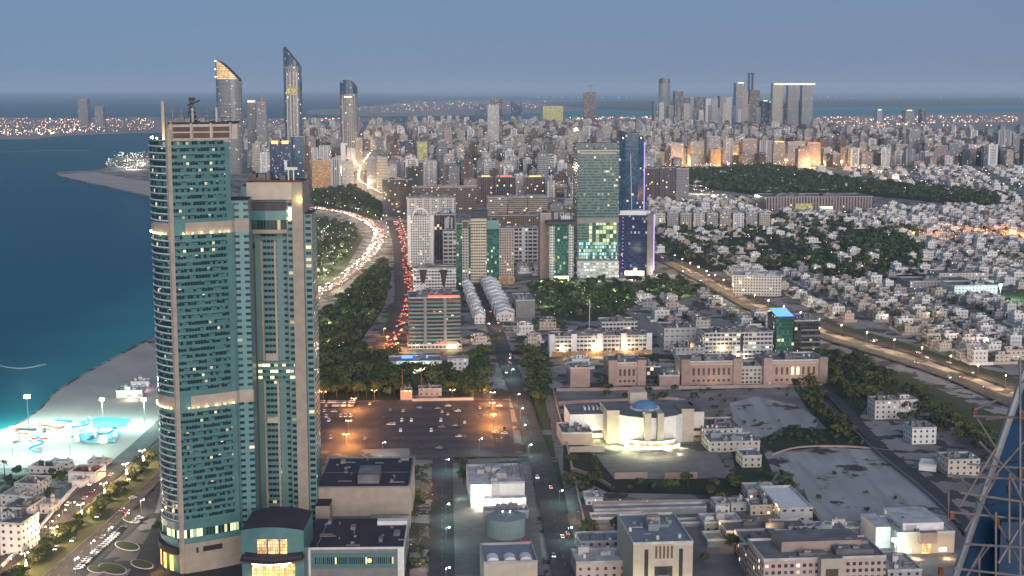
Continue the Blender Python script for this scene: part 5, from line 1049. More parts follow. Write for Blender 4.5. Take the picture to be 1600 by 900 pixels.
TB = [((1484, 800), (1640, 815)), ((1480, 742), (1640, 752)), ((1520, 650), (1640, 655)), ((1512, 725), (1640, 735)), ((1500, 770), (1640, 790)), ((1508, 850), (1640, 858)), ((1490, 888), (1640, 905)), ((1520, 643), (1556, 700)), ((1530, 690), (1600, 760)), ((1556, 700), (1500, 790)),
      ((1594, 560), (1594, 930)), ((1556, 800), (1556, 930)), ((1577, 740), (1577, 880)), ((1500, 745), (1560, 820)), ((1560, 740), (1508, 830)), ((1577, 740), (1620, 830)), ((1594, 640), (1640, 690)), ((1600, 690), (1540, 760)), ((1548, 850), (1500, 915)), ((1560, 820), (1600, 890)), ((1523, 640), (1560, 624)), ((1540, 655), (1600, 650)), ((1470, 895), (1488, 912)), ((1508, 905), (1540, 850)), ((1482, 765), (1482, 812)), ((1594, 600), (1640, 560)), ((1620, 780), (1560, 880)), ((1530, 870), (1530, 930))]
rd = random.Random(5)
for p, q in TB:
    d = D0 - rd.uniform(2.2, 4.5); sub(sf, 'tube', ['tube'], lambda mb: mb.tube(P3(*p, d) - o0, P3(*q, d + rd.uniform(-.5, .5)) - o0, .065, 6))
for p in ((1558, 815), (1577, 765), (1594, 738), (1594, 650), (1556, 820), (1523, 643), (1487, 805), (1470, 893)):
    d = D0 - 3.4; sub(sf, 'coupler', ['rust'], lambda mb: mb.box(*[x for c, s in zip(P3(*p, d) - o0, (.11, .11, .2)) for x in (c - s, c + s)]))
# ---------- scattered town: nearest ones as objects, the far mass as one
class Pr:                                            # a prototype kept as plain arrays and as one mesh
    def __init__(s, mb, mats, name, r): s.mb = mb; s.mats = mats; s.me = mb.data(name, mats); s.r = r
def inpoly(x, y, poly):
    px, py = PX(x, y); return poly_in((px, py), poly)
def clear(x, y, rad, roads=True):
    for a, b, r in FOOT:
        if (a - x) ** 2 + (b - y) ** 2 < (r + rad) ** 2: return False
    if roads:
        for P, hw in ROADS:
            for i in range(0, len(P) - 1):
                ax, ay = P[i]; bx, by = P[i + 1]; dx, dy = bx - ax, by - ay; L = dx * dx + dy * dy or 1
                t_ = max(0, min(1, ((x - ax) * dx + (y - ay) * dy) / L)); qx, qy = ax + t_ * dx - x, ay + t_ * dy - y
                if qx * qx + qy * qy < (hw + rad) ** 2: return False
    return True
def bounds(poly):
    P = [G(*p) for p in poly]; return min(p[0] for p in P), max(p[0] for p in P), min(p[1] for p in P), max(p[1] for p in P)
def scatter(poly, step, rd, jit=.25, keep=1.0, rad=8, street=0, grid=GR, roads=True, avoid=()):
    x0, x1, y0, y1 = bounds(poly); out = []; c, s = math.cos(grid), math.sin(grid)
    n = int((x1 - x0 + y1 - y0) / step) + 2; cx, cy = (x0 + x1) / 2, (y0 + y1) / 2; n2 = n // 2 + 1
    for i in range(-n2, n2):
        for j in range(-n2, n2):
            if street and (i % street == 0 or j % (street + 2) == 0): continue
            u = (i + rd.uniform(-jit, jit)) * step; v = (j + rd.uniform(-jit, jit)) * step
            x = cx + u * c - v * s; y = cy + u * s + v * c
            if rd.random() > keep or y < y0 or y > y1 or x < x0 or x > x1: continue
            if not inpoly(x, y, poly) or any(inpoly(x, y, q) for q in avoid): continue
            if clear(x, y, rad, roads): out.append((x, y))
    return out
def place(items, protos, top, name, label, cat, group, massname, masslabel, hgt=10):
    # items: (x, y, z rotation, scale xy, scale z, prototype)
    def size(q):
        px, py = PX(q[0], q[1]); vis = 1 if -20 < px < 1620 and py < 930 else 0
        return vis * q[3] * q[4] * protos[q[5]].r / (dep(q[1]) ** 2)
    items = [q for q in items if -60 < PX(q[0], q[1])[0] < 1680]
    items.sort(key=size, reverse=True)
    for q in items[:top]:
        o = bpy.data.objects.new(name, protos[q[5]].me); C.objects.link(o); o.location = (q[0], q[1], 0); o.rotation_euler.z = q[2]; o.scale = (q[3], q[3], q[4])
        tag(o, label(q) if callable(label) else label, cat, group)
    rest = items[top:]
    if not rest: return
    vs_, fs, uvs, mi, mats = [], [], [], [], []; mid = {}
    for n_, q in enumerate(rest):
        p = protos[q[5]]; c, s = math.cos(q[2]), math.sin(q[2]); b0 = len(vs_); du = (n_ * 131) % 4000
        for v in p.mb.v: vs_.append((q[0] + q[3] * (v[0] * c - v[1] * s), q[1] + q[3] * (v[0] * s + v[1] * c), v[2] * q[4]))
        for f, u, m_ in zip(p.mb.f, p.mb.uv, p.mb.m):
            mt = p.mats[m_]; k = mid.setdefault(mt.name, len(mid)); 
            if k == len(mats): mats.append(mt)
            fs.append([b0 + i for i in f]); mi.append(k)
            for a in u: uvs += [a[0] + du, a[1]]
    me = bpy.data.meshes.new(massname); me.from_pydata(vs_, [], fs)
    for m_ in mats: me.materials.append(m_)
    me.polygons.foreach_set('material_index', mi); ul = me.uv_layers.new(name='UVMap'); ul.data.foreach_set('uv', uvs); me.update()
    o = bpy.data.objects.new(massname, me); C.objects.link(o); tag(o, masslabel, None, None, 'stuff')
rd = random.Random(21)
def apt(w, d, h, fm, rm, style):
    mb = MB(); mb.box(-w/2, w/2, -d/2, d/2, 0, h, 0, 1)
    if style % 4 == 0: mb.box(-w/2 - .6, -w/2 + 4, -d/2 - .6, -d/2 + 5, 0, h + 2, 2); mb.box(w/2 - 4, w/2 + .6, -d/2 - .6, -d/2 + 5, 0, h + 2, 2)
    if style % 4 == 1: mb.box(-w * .15, w * .15, -d/2 - 1.2, 0, 0, h + 4, 2)
    if style % 4 == 2: mb.box(-w/2 - 1, w/2 + 1, -d/2 - 1, d/2 + 1, h, h + 1.6, 2, bottom=True); mb.box(-w * .3, w * .3, -d * .3, d * .3, h + 1.6, h + 6, 2)
    if style % 4 == 3: mb.box(-w * .5, w * .1, -d/2 - 2, d/2, 0, h * .8, 0, 1); mb.box(-w*.2, w*.3, -2, d*.4, h, h + 5, 2)
    mb.box(-w * .1, w * .12, -d * .2, d * .1, h + .1, h + 4.5, 2); mb.box(w * .2, w * .38, d * .1, d * .3, h + .1, h + 3, 2)
    mb.box(-w * .4, -w * .28, -d * .3, d * .1, h + .1, h + 2.2, 1)
    e = .7; mb.box(-w/2, w/2, -d/2 - .1, -d/2 + e, h, h + 1.1, 2)
    return mb
FM = ['white_grid', 'white_pier', 'cream_grid', 'beige_strip', 'pink_grid', 'brown_grid', 'grey_grid', 'grey_vert', 'band_white', 'white_grid', 'pink_grid', 'cream_grid', 'dark_glass', 'brown_vert', 'grey_grid', 'white_pier']
AW = ['white', 'white', 'cream', 'beige', 'pink', 'brown', 'grey', 'grey', 'white', 'cream', 'pink', 'cream', 'dark glass', 'plum', 'grey', 'white']
TR = {'white': 'white', 'cream': 'cream', 'beige': 'beige', 'pink': 'pink', 'brown': 'brown', 'grey': 'grey', 'dark glass': 'dgrey', 'plum': 'brown'}
AP = []
for i, f in enumerate(FM):
    w, d, h = (26, 24, 48) if i % 3 == 0 else (34, 22, 40) if i % 3 == 1 else (24, 24, 62)
    AP.append(Pr(apt(w, d, h, f, 0, i), [FAC[f], W[('roofg', 'roofw', 'roofg', 'roofd')[i % 4]], W[TR[AW[i]]]], 'apartment_block', w * h))
Z_old = [(480, 202), (590, 197), (700, 197), (850, 196), (1000, 199), (1030, 262), (1008, 300), (900, 335), (850, 330), (745, 300), (646, 300), (600, 285), (556, 250), (480, 262)]
Z_far = [(1000, 199), (1100, 200), (1270, 205), (1420, 215), (1620, 217), (1620, 262), (1340, 262), (1040, 262), (1030, 262)]
Z_w = [(380, 205), (480, 202), (480, 285), (420, 300), (395, 270)]
Z_mid = [(868, 285), (900, 285), (900, 345), (858, 345), (846, 330)]
items = []
for Z, st, keep in ((Z_old, 44, .96), (Z_far, 50, .93), (Z_w, 46, .9), (Z_mid, 34, .95)):
    for x, y in scatter(Z, st, rd, .2, keep, 13, street=5):
        f = rd.random(); far = min(1, max(0, (y - 3200) / 5000)); sz = rd.choice([.5, .7, .8, .95, 1.15, 1.4]) if Z is not Z_mid else .45
        if y > 6200: sz = rd.choice([.45, .55, .65, .8, 1.15])
        if Z is Z_mid: sz = .3 + .3 * rd.random()
        s = rd.uniform(.85, 1.25)
        items.append((x, y, GR + rd.choice([0, math.pi / 2, 0, math.pi]) + R(rd.uniform(-3, 3)) + (R(8) if Z is Z_far else 0), s, sz * (.9 if y > 4500 else 1), rd.randrange(len(AP))))
hn = lambda q: 'tall' if q[4] > .85 else 'mid height' if q[4] > .5 else 'low'
def apl(q):
    px, py = PX(q[0], q[1])
    z = 'behind the three sliced towers' if px < 620 else 'in the town behind the central cluster' if px < 890 else 'right of the domed beige block' if px < 1040 else 'in the town row above the wooded park' if px < 1330 else 'in the right hand town'
    return f'{hn(q)} {AW[q[5]]} block with {("corner piers", "central spine", "overhanging roof", "stepped wing")[q[5] % 4]} {z}'
items.sort(key=lambda q: q[1])
place(items, AP, 240, 'apartment_block', apl, 'apartment block', 'apartment blocks of the dense town', 'distant_town_blocks', 'packed far apartment blocks of the town')
print('apartments', len(items))
# villas
def villa(v, fm):
    rr = random.Random(v); mb = MB(); w, d, h = rr.uniform(13, 18), rr.uniform(12, 17), rr.choice([7.4, 7.4, 10.8])
    mb.box(-w/2, w/2, -d/2, d/2, 0, h, 0, 1); a = rr.uniform(-.3, .2)
    mb.box(w * a, w * a + w * .3, -d/2 - 1.8, -d/2, 0, h - 1.2, 0, 1)
    mb.box(-w * .2, w * .25, 0, d * .36, h + .05, h + 3.1, 0, 1); e = .35
    for q in ((-w/2, w/2, -d/2 - .05, -d/2 + e), (-w/2, w/2, d/2 - e, d/2 + .05), (-w/2 - .05, -w/2 + e, -d/2 + e, d/2 - e), (w/2 - e, w/2 + .05, -d/2 + e, d/2 - e)): mb.box(*q, h, h + 1.0, 2)
    for k in range(3): x, y = rr.uniform(-.38, .38) * w, rr.uniform(-.4, -.1) * d; mb.box(x, x + 1.4, y, y + 1.6, h + .05, h + 1.5, 3)
    W2, D2 = w/2 + rr.uniform(3, 5), d/2 + rr.uniform(3, 5)
    for q in ((-W2, W2, -D2, -D2 + .3), (-W2, -W2 + .3, -D2 + .3, D2 - .3), (W2 - .3, W2, -D2 + .3, D2 - .3), (-W2, W2, D2 - .3, D2)): mb.box(*q, 0, 2.4, 2)
    return mb
VF = ['villa_white', 'villa_cream', 'villa_white', 'villa_pink', 'villa_grey', 'villa_white', 'villa_cream', 'villa_white']; VN = ['white', 'cream', 'white', 'pink', 'grey', 'white', 'cream', 'white']
VP = [Pr(villa(i, f), [FAC[f], W[('roofw', 'roofg', 'roofg', 'roofw', 'roofg', 'roofw', 'roofd', 'roofg')[i]], W[{'white': 'white', 'cream': 'cream', 'pink': 'pink', 'grey': 'grey'}[VN[i]]], W['steel']], 'villa', 200) for i, f in enumerate(VF)]
PK = [[(1022, 360), (1200, 345), (1330, 350), (1445, 390), (1460, 430), (1330, 445), (1180, 420), (1110, 425), (1030, 395)], [(1070, 270), (1200, 262), (1330, 284), (1570, 308), (1550, 326), (1400, 310), (1300, 301), (1190, 306), (1080, 292)], [(1210, 560), (1320, 556), (1380, 600), (1350, 640), (1320, 700), (1262, 640), (1240, 606)], [(822, 443), (1060, 438), (1110, 462), (960, 482), (1000, 500), (850, 500)], [(1540, 455), (1640, 450), (1680, 480), (1580, 486)]]
ZV = [([(1008, 312), (1190, 312), (1370, 325), (1640, 320), (1640, 560), (1520, 572), (1320, 505), (1240, 470), (1120, 420), (1060, 372), (1020, 350)], 21, .93),
      (PK[0], 30, .55), ([(1190, 282), (1330, 284), (1400, 296), (1200, 300)], 34, .45), ([(1340, 262), (1640, 262), (1640, 322), (1380, 300)], 34, .85), ([(1040, 262), (1340, 262), (1340, 285), (1100, 300)], 40, .3),
      ([(1000, 470), (1110, 458), (1200, 500), (1215, 520), (1100, 515), (1060, 512), (1010, 500)], 25, .95), ([(725, 510), (860, 508), (862, 548), (730, 548)], 23, .95), ([(1230, 545), (1300, 540), (1310, 556), (1240, 560)], 25, .6),
      ([(1390, 620), (1440, 650), (1600, 760), (1640, 850), (1560, 800), (1450, 710)], 36, .5), ([(905, 815), (985, 822), (985, 900), (915, 900)], 26, .4), ([(1085, 820), (1190, 825), (1190, 900), (1085, 900)], 28, .5),
      ([(646, 448), (716, 448), (716, 464), (646, 464)], 22, .9), ([(860, 556), (1030, 556), (1030, 576), (880, 576)], 24, .7), ([(868, 345), (900, 345), (898, 400), (803, 410), (803, 440), (850, 430)], 24, .5)]
items = []
for Z, st, keep in ZV:
    for x, y in scatter(Z, st, rd, .22, keep, 9, street=6, grid=GR if Z[0][0] < 1300 else GR - R(18), avoid=PK if Z is ZV[0][0] else ()):
        s = rd.uniform(.62, 1.05) * (1.5 if y > 3600 else 1)
        items.append((x, y, GR + rd.choice([0, math.pi, math.pi / 2]) + R(rd.uniform(-4, 4)), s, rd.uniform(.8, 1.15), rd.randrange(8)))
def vl(q):
    px, py = PX(q[0], q[1]); z = 'in the rows below the green terraces' if px < 870 and py > 500 else 'between the central park and the boulevard' if px < 1215 and py > 455 else 'beyond the boulevard on the right' if px > 1215 and 440 < py < 585 else 'near the service road at the right' if py > 585 and px > 1300 else 'in the low yards at the bottom' if py > 585 else 'among trees in the middle distance'
    return f'{VN[q[5]]} flat roofed walled villa {z}'
place(items, VP, 290, 'villa', vl, 'villa', 'flat roofed villas', 'villa_district', 'dense quarter of small pale flat roofed houses')
print('villas', len(items)); VIL = items

# ---------- trees
def crown(rr, n, rx, rz, z0, leaf, lobes):
    mb = MB()
    L = [(rr.uniform(-.55, .55) * rx, rr.uniform(-.55, .55) * rx, z0 + rz * rr.uniform(.55, 1.35), rr.uniform(.4, .7)) for _ in range(lobes)]
    for i in range(n):
        lx, ly, lz, lr = rr.choice(L); a = rr.uniform(0, 6.283); e = math.asin(rr.uniform(-.75, 1)); q = rr.uniform(.6, 1.05) * lr
        c = Vector((lx + rx * q * math.cos(e) * math.cos(a), ly + rx * q * math.cos(e) * math.sin(a), lz + rz * q * math.sin(e)))
        nrm = Vector((math.cos(a) * math.cos(e) + rr.uniform(-.6, .6), math.sin(a) * math.cos(e) + rr.uniform(-.6, .6), math.sin(e) + rr.uniform(-.3, .8))).normalized()
        u = nrm.orthogonal().normalized(); v = nrm.cross(u); k = leaf * rr.uniform(.6, 1.3); t2_ = rr.uniform(0, 3); u, v = u * math.cos(t2_) + v * math.sin(t2_), v * math.cos(t2_) - u * math.sin(t2_)
        mb.face([tuple(c + u * k), tuple(c + v * k * .8), tuple(c - u * k * .9), tuple(c - v * k * .7)], [(0, 0)] * 4, 0)
    return mb
TP = []
for i in range(7):
    rr = random.Random(40 + i); cm = W['leaf'] if i % 3 else W['leafl']
    cr_ = crown(rr, 230, 3.6 + .3 * i, 2.6 + .2 * (i % 4), 2.6, .75, 6).data('crown', [cm])
    tb = MB(); tb.tube((0, 0, 0), (.2, .1, 3.6), .28, 6, r2=.18)
    for k in range(3): a = k * 2.1 + i; tb.tube((.2, .1, 3.2), (1.6 * math.cos(a), 1.6 * math.sin(a), 5.2), .14, 4, r2=.06)
    TP.append((cr_, tb.data('trunk', [W['bark']])))
def palmm(i):
    rr = random.Random(i); mb = MB(); H = 7.5
    for k in range(13):
        a = k * 2.4 + rr.uniform(-.2, .2); e = rr.uniform(.0, .9); pts = []
        for j in range(5): q = j / 4; pts.append((q * 3.4 * math.cos(a), q * 3.4 * math.sin(a), H + q * 2.2 * e - q * q * 2.4))
        for j in range(4):
            w0, w1 = .55 * (1 - abs(j / 4 - .3)), .55 * (1 - abs((j + 1) / 4 - .3)); p, q = pts[j], pts[j + 1]; s = (-math.sin(a), math.cos(a))
            mb.face([(p[0] + s[0] * w0, p[1] + s[1] * w0, p[2] - .2), p, q, (q[0] + s[0] * w1, q[1] + s[1] * w1, q[2] - .2)]); mb.face([p, (p[0] - s[0] * w0, p[1] - s[1] * w0, p[2] - .2), (q[0] - s[0] * w1, q[1] - s[1] * w1, q[2] - .2), q])
    return mb.data('crown', [W['palm']])
PT = MB(); PT.tube((0, 0, 0), (.3, .1, 7.5), .32, 6, r2=.22); PALM = [(palmm(i), PT.data('trunk', [W['bark']])) for i in range(3)]
trees = []
def tz(poly, step, keep, sc0=1.0, where='', palm=0.0, roads=True, rad=3):
    for x, y in scatter(poly, step, rd, .45, keep, rad, roads=roads): trees.append((x, y, sc0 * rd.uniform(.7, 1.35), where, rd.random() < palm))
tz([(497, 560), (600, 545), (640, 580), (700, 585), (740, 590), (740, 618), (500, 624)], 7.5, .9, 1.25, 'in the dark wood above the car park')
tz([(497, 505), (545, 455), (600, 405), (608, 430), (600, 480), (560, 540), (497, 560)], 9, .8, 1.2, 'in the park beside the coast road')
tz([(488, 300), (560, 293), (600, 325), (590, 345), (545, 330), (490, 320)], 15, .75, 1.5, 'in the park bend of the coast road')
tz([(488, 345), (550, 352), (566, 372), (540, 410), (488, 450)], 14, .5, 1.2, 'on the shore side of the coast road')
tz([(732, 556), (758, 553), (764, 625), (736, 625)], 7, .85, 1.2, 'in the strip right of the car park wood'); tz([(808, 556), (850, 556), (866, 625), (826, 640)], 8, .8, 1.2, 'in the clump beside the avenue')
tz([(822, 443), (1060, 438), (1110, 462), (960, 482), (1000, 500), (850, 500)], 11.5, .75, 1.15, 'in the central park', .15)
tz([(1310, 372), (1390, 364), (1455, 398), (1440, 414), (1340, 408)], 13, .9, 1.5, 'in the wooded belt beyond the boulevard', rad=2); tz([(1180, 415), (1330, 440), (1440, 430), (1440, 416), (1300, 405), (1200, 398)], 15, .5, 1.4, 'in the wooded belt beyond the boulevard', rad=2); tz(PK[0], 20, .42, 1.4, 'in the wooded belt beyond the boulevard', rad=2); tz([(1020, 362), (1200, 348), (1340, 346), (1450, 380), (1430, 362), (1200, 338), (1020, 352)], 16, .6, 1.5, 'in the wooded belt beyond the boulevard')
tz(PK[1], 19, .85, 2.0, 'in the far wooded park'); tz(PK[2], 10, .7, 1.2, 'in the grove right of the palace blocks')
tz([(1320, 560), (1410, 600), (1560, 690), (1600, 760), (1500, 700), (1380, 650)], 11, .5, 1.2, 'between the service road and the boulevard')
tz([(752, 446), (762, 446), (775, 500), (752, 504)], 8, .8, .9, 'between the two terrace rows'); tz([(716, 448), (724, 448), (722, 504), (716, 500)], 8, .7, .9, 'left of the terrace rows')
tz([(870, 740), (905, 800), (1200, 790), (1215, 745), (1190, 735), (1150, 755), (960, 760)], 9, .5, .8, 'in the dry garden below the domed hall'); tz([(875, 640), (900, 700), (960, 740), (900, 745), (870, 660)], 9, .4, .8, 'in the dry garden left of the domed hall')
tz([(1195, 740), (1230, 745), (1290, 820), (1270, 825)], 7, .6, .8, 'along the warehouse edge of the sandy lot'); tz([(940, 612), (1080, 610), (1090, 630), (950, 634)], 10, .35, .9, 'behind the domed hall')
tz([(870, 596), (1290, 594), (1290, 602), (870, 604)], 12, .35, .9, 'in front of the palace wall')
tz([(0, 935), (100, 851), (160, 799), (225, 739), (240, 722), (230, 722), (100, 840), (-20, 930)], 5.0, .9, .85, 'on the coast road median', .15, roads=False)
tz([(700, 740), (735, 735), (735, 810), (700, 840)], 9, .4, 1.0, 'by the floodlit community building'); tz([(645, 735), (685, 735), (680, 890), (635, 890)], 7, .45, .6, 'in the parking court behind the function halls')
tz([(1070, 612), (1240, 606), (1290, 660), (1210, 700), (1090, 640)], 9, .16, .42, 'as low scrub on the upper bare lot'); tz([(1190, 690), (1230, 668), (1330, 672), (1385, 700), (1290, 698)], 6, .6, .5, 'as low scrub around the upper bare lot'); tz([(1220, 712), (1390, 706), (1500, 800), (1290, 820)], 11, .10, .38, 'as low scrub on the large sandy lot')
tz([(0, 740), (100, 735), (120, 760), (60, 810), (20, 860), (0, 830)], 7, .55, .8, 'in the beach resort', .8); tz([(905, 820), (980, 830), (975, 900), (905, 900)], 9, .5, 1.1, 'left of the beige stone block'); tz([(1090, 815), (1190, 830), (1190, 900), (1090, 900)], 10, .4, 1.0, 'left of the pink school'); tz([(1330, 818), (1400, 818), (1400, 860), (1340, 860)], 9, .4, 1.0, 'in the lawn left of the lit hall')
tz([(140, 905), (205, 850), (250, 800), (240, 905)], 10, .35, .7, 'in the forecourt of the curved tower', .5)
for q in VIL:
    if rd.random() < .95: 
        a = rd.uniform(0, 6.28); trees.append((q[0] + 13 * math.cos(a), q[1] + 13 * math.sin(a), rd.uniform(.7, 1.3) * (1.2 if q[1] > 3000 else 1), 'between villas', rd.random() < .15))
trees.sort(key=lambda q: -q[2] / dep(q[1]) if -10 < PX(q[0], q[1])[0] < 1610 and PX(q[0], q[1])[1] < 915 else 0)
def base_tree(kind, pair, nm):
    r = bpy.data.objects.new(nm, None); C.objects.link(r)
    for n_, me in (('crown', pair[0]), ('trunk', pair[1])): o = bpy.data.objects.new(n_, me); C.objects.link(o); o.parent = r
    return r
first = {}
for i, q in enumerate(trees[:290]):
    key = ('p', i % 3) if q[4] else ('t', rd.randrange(7)); pair = PALM[key[1]] if q[4] else TP[key[1]]
    if key in first: r = copy_tree(first[key])
    else: r = first[key] = base_tree(key[0], pair, 'palm_tree' if q[4] else 'broadleaf_tree')
    r.location = (q[0], q[1], .1); r.rotation_euler.z = rd.uniform(0, 6.28); s = q[2] * (1 if q[4] else 1.0); r.scale = (s, s, s * rd.uniform(.85, 1.2))
    z = 'large' if s > 1.25 else 'small' if s < .85 else 'middling'
    tag(r, (f'{z} feathery palm tree {q[3]}' if q[4] else f'{z} {"yellow green" if key[1] % 3 == 0 else "dark green"} tree {q[3]}'), 'tree', 'palm trees' if q[4] else 'broadleaf trees')
mass = MB(); cvs, cfs = [], []
lows = [crown(random.Random(90 + i), 44, 3.9, 2.7, 2.2, 1.5, 5) for i in range(6)]
for q in trees[290:]:
    if not -30 < PX(q[0], q[1])[0] < 1640: continue
    p = rd.choice(lows); a = rd.uniform(0, 6.28); c, s = math.cos(a) * q[2], math.sin(a) * q[2]; b0 = len(cvs)
    cvs += [(q[0] + v[0] * c - v[1] * s, q[1] + v[0] * s + v[1] * c, v[2] * q[2]) for v in p.v]; cfs += [[b0 + i for i in f] for f in p.f]
me = bpy.data.meshes.new('woodland'); me.from_pydata(cvs, [], cfs); me.materials.append(W['leaf']); o = bpy.data.objects.new('woodland', me); C.objects.link(o); tag(o, 'massed dark tree crowns of the parks and gardens', None, None, 'stuff')
print('trees', len(trees))
# ---------- lamps that are lit, and the light they give
NL = [0]
def light(x, y, z, e, c, rad=.4):
    L = bpy.data.lights.new('lamp_light', 'POINT'); L.energy = e; L.color = c; L.shadow_soft_size = rad
    o = bpy.data.objects.new('lamp_light', L); C.objects.link(o); o.location = (x, y, z); NL[0] += 1; return o
CW, CO, CY, CC = (1, .86, .66), (1, .36, .08), (1, .66, .32), (.62, 1, .93)
LM = {'w': ('lw', CW), 'o': ('lo', CO), 'y': ('ly', CY), 'c': ('lc', CC)}
LPm = {}
def lampmesh(h, kind, twin):
    key = (h, kind, twin)
    if key not in LPm:
        mb = MB(); mb.tube((0, 0, 0), (0, 0, h), .14, 6, r2=.08)
        for s in ((-1, 1) if twin else (1,)): mb.tube((0, 0, h - .1), (s * 1.6, 0, h + .3), .07, 5)
        hd = MB()
        for s in ((-1, 1) if twin else (1,)): hd.ball((s * 1.7, 0, h + .15), .42, .3, n=8, k=3)
        LPm[key] = (mb.data('pole', [W['steel']]), hd.data('lamp_head', [W[LM[kind][0]]]))
    return LPm[key]
def lamp(x, y, h, kind, label, rz=0, twin=False, e=0, group='street lamps'):
    a, b_ = lampmesh(h, kind, twin); r = bpy.data.objects.new('street_lamp', None); C.objects.link(r); r.location = (x, y, .9 if 0 else 0); r.rotation_euler.z = rz
    for n_, me in (('pole', a), ('lamp_head', b_)): o = bpy.data.objects.new(n_, me); C.objects.link(o); o.parent = r
    tag(r, label, 'street lamp', group)
    if e: light(x, y, h - .5, e, LM[kind][1])
ORD = ['first', 'second', 'third', 'fourth', 'fifth', 'sixth', 'seventh', 'eighth', 'ninth', 'tenth']
for i, (px, py) in enumerate(((40, 871), (86, 829), (127, 791), (163, 757), (197, 725), (223, 703))):
    x, y = G(px, py + 27); lamp(x, y, 11, 'w', f'twin headed bright street lamp on the coast road median, {ORD[i]} from the bottom edge', .7, True, 0, 'median street lamps'); light(x, y, 10.5, 24000, (1, .60, .32), .6)
    sub_ = MB(); sub_.tube((.5, 0, 4.5), (.5, 0, 7.6), .75, 6, r2=.12)
    o = sub_.build('hanging_ornament', W['lw'], None); o.parent = C.objects[-1] if 0 else None
    o.location = (x, y, 0); tag(o, f'glowing white bell ornament on the coast road median lamp, {ORD[i]} from the bottom edge', 'lamp ornament', 'lamp ornaments')
for i, (px, py) in enumerate(((143, 848), (171, 826), (197, 803), (221, 781), (118, 875))):
    x, y = G(px, py + 22); lamp(x, y, 8, 'w', f'single white globe lamp on the tower side of the coast road, {ORD[i]} along it', .7, False, 7000)
for i, (px, py) in enumerate(((112, 785), (98, 797), (88, 806), (78, 815), (67, 824), (57, 833), (31, 849), (14, 863), (12, 875))):
    x, y = G(px, py + 12); lamp(x, y, 4.5, 'y', f'short warm lamp on the resort promenade, {ORD[i]} from the restaurant end', 0, False, 900, 'promenade lamps')
for i, (px, py) in enumerate(((553, 641), (545, 677), (541, 699), (769, 648), (771, 667), (770, 631), (637, 629), (707, 627), (506, 630), (585, 628))):
    x, y = G(px, py); lamp(x, y, 9, 'o', f'orange car park lamp, {"left" if px < 600 else "right" if px > 750 else "rear wall"} group, {ORD[i]} one built from the left hand column' if 0 else f'orange sodium lamp at the car park {"left side" if px < 600 else "right side" if px > 750 else "rear wall"}, {("rear", "middle", "front", "middle", "front", "rear", "by the gatehouse", "by the wall end", "far left corner", "between corner and gatehouse")[i]}', 0, True, 52000 if i < 6 else 6000, 'car park lamps')
for i, (px, py, e) in enumerate(((598, 712, 4000), (697, 740, 4500), (749, 706, 3500), (697, 812, 4500), (697, 850, 3500), (697, 915, 3500))):
    x, y = G(px, py); lamp(x, y, 9, 'c', f'white street lamp beside the side street and car park front, {ORD[i]} of six', 0, False, e)
for i, (px, py) in enumerate(((794, 575), (799, 594), (808, 634), (813, 657), (817, 684), (826, 716), (874, 790), (888, 850))):
    x, y = G(px, py); lamp(x, y, 9, 'c', f'white street lamp along the central avenue, {ORD[i]} from the far crossing', 0, False, 3500)
PB = [G(*p) for p in cat_([(1740, 665), (1600, 620), (1500, 583), (1400, 552), (1290, 520), (1180, 478), (1100, 436), (1045, 408)], 6)]
for i, (x, y) in enumerate(dense(PB, 42)):
    if PX(x, y)[0] > 1610: continue
    lamp(x, y, 12, 'y', f'tall yellow street lamp in the middle of the right hand boulevard', 1.2, True, 20000, 'boulevard lamps')
far = MB()
def dot(mb, x, y, z, m, k=1.0): 
    r = dep(y) / 6000 * k; mb.ball((x, y, z), r, r, m, n=5, k=2)
FM_ = ['lw', 'lo', 'ly', 'lc']
for k_, c_ in (('lw', (1, .86, .7)), ('lo', (1, .36, .12)), ('ly', (1, .62, .3)), ('lc', (.75, 1, .95))): W['d' + k_] = glow('far_' + k_, c_, 10)
for i, (x, y) in enumerate(dense(corn, 38)):
    px, py = PX(x, y)
    if y > 1400 and 480 < px < 700 or (y > 3500 and px < 240):
        for s in (14,) if i % 2 else ():
            lamp(x + s, y, 12, 'w', 'bright lamp on the sweeping coast road bend beyond the portal tower' if px > 300 else 'white lamp on the road to the sand spit', 0, False, 0, 'coast road lamps')
        light(x, y, 14, 26000, (1, .74, .48), 1)
for i, (x, y) in enumerate(dense(cany, 45)): 
    lamp(x, y, 12, 'w', 'lamp in the glaring avenue between tall blocks', 0, True, 0, 'coast road lamps'); light(x, y, 16, 45000, (1, .68, .38), 2)
for i, (x, y) in enumerate(dense(redr, 45)): lamp(x + 11, y, 10, 'o', 'orange lamp on the avenue left of the glass office', 0, False, 9000 if i % 2 else 0, 'avenue lamps')
for px, py, e, c in ((620, 548, 26000, CO), (605, 538, 20000, CO), (650, 552, 6000, CC), (700, 551, 8000, CY), (640, 583, 6000, CC), (930, 556, 9000, CY), (980, 556, 9000, CY), (880, 556, 9000, CY), (600, 525, 9000, CO)): 
    x, y = G(px, py); lamp(x, y - 4, 8, 'o' if c is CO else 'y', 'street lamp on the cross street by the ' + ('red lit corner plaza' if px < 660 else 'glass office front' if px < 720 else 'long arcaded school'), 0, False, 0, 'cross street lamps'); light(x, y - 4, 7, e, c)
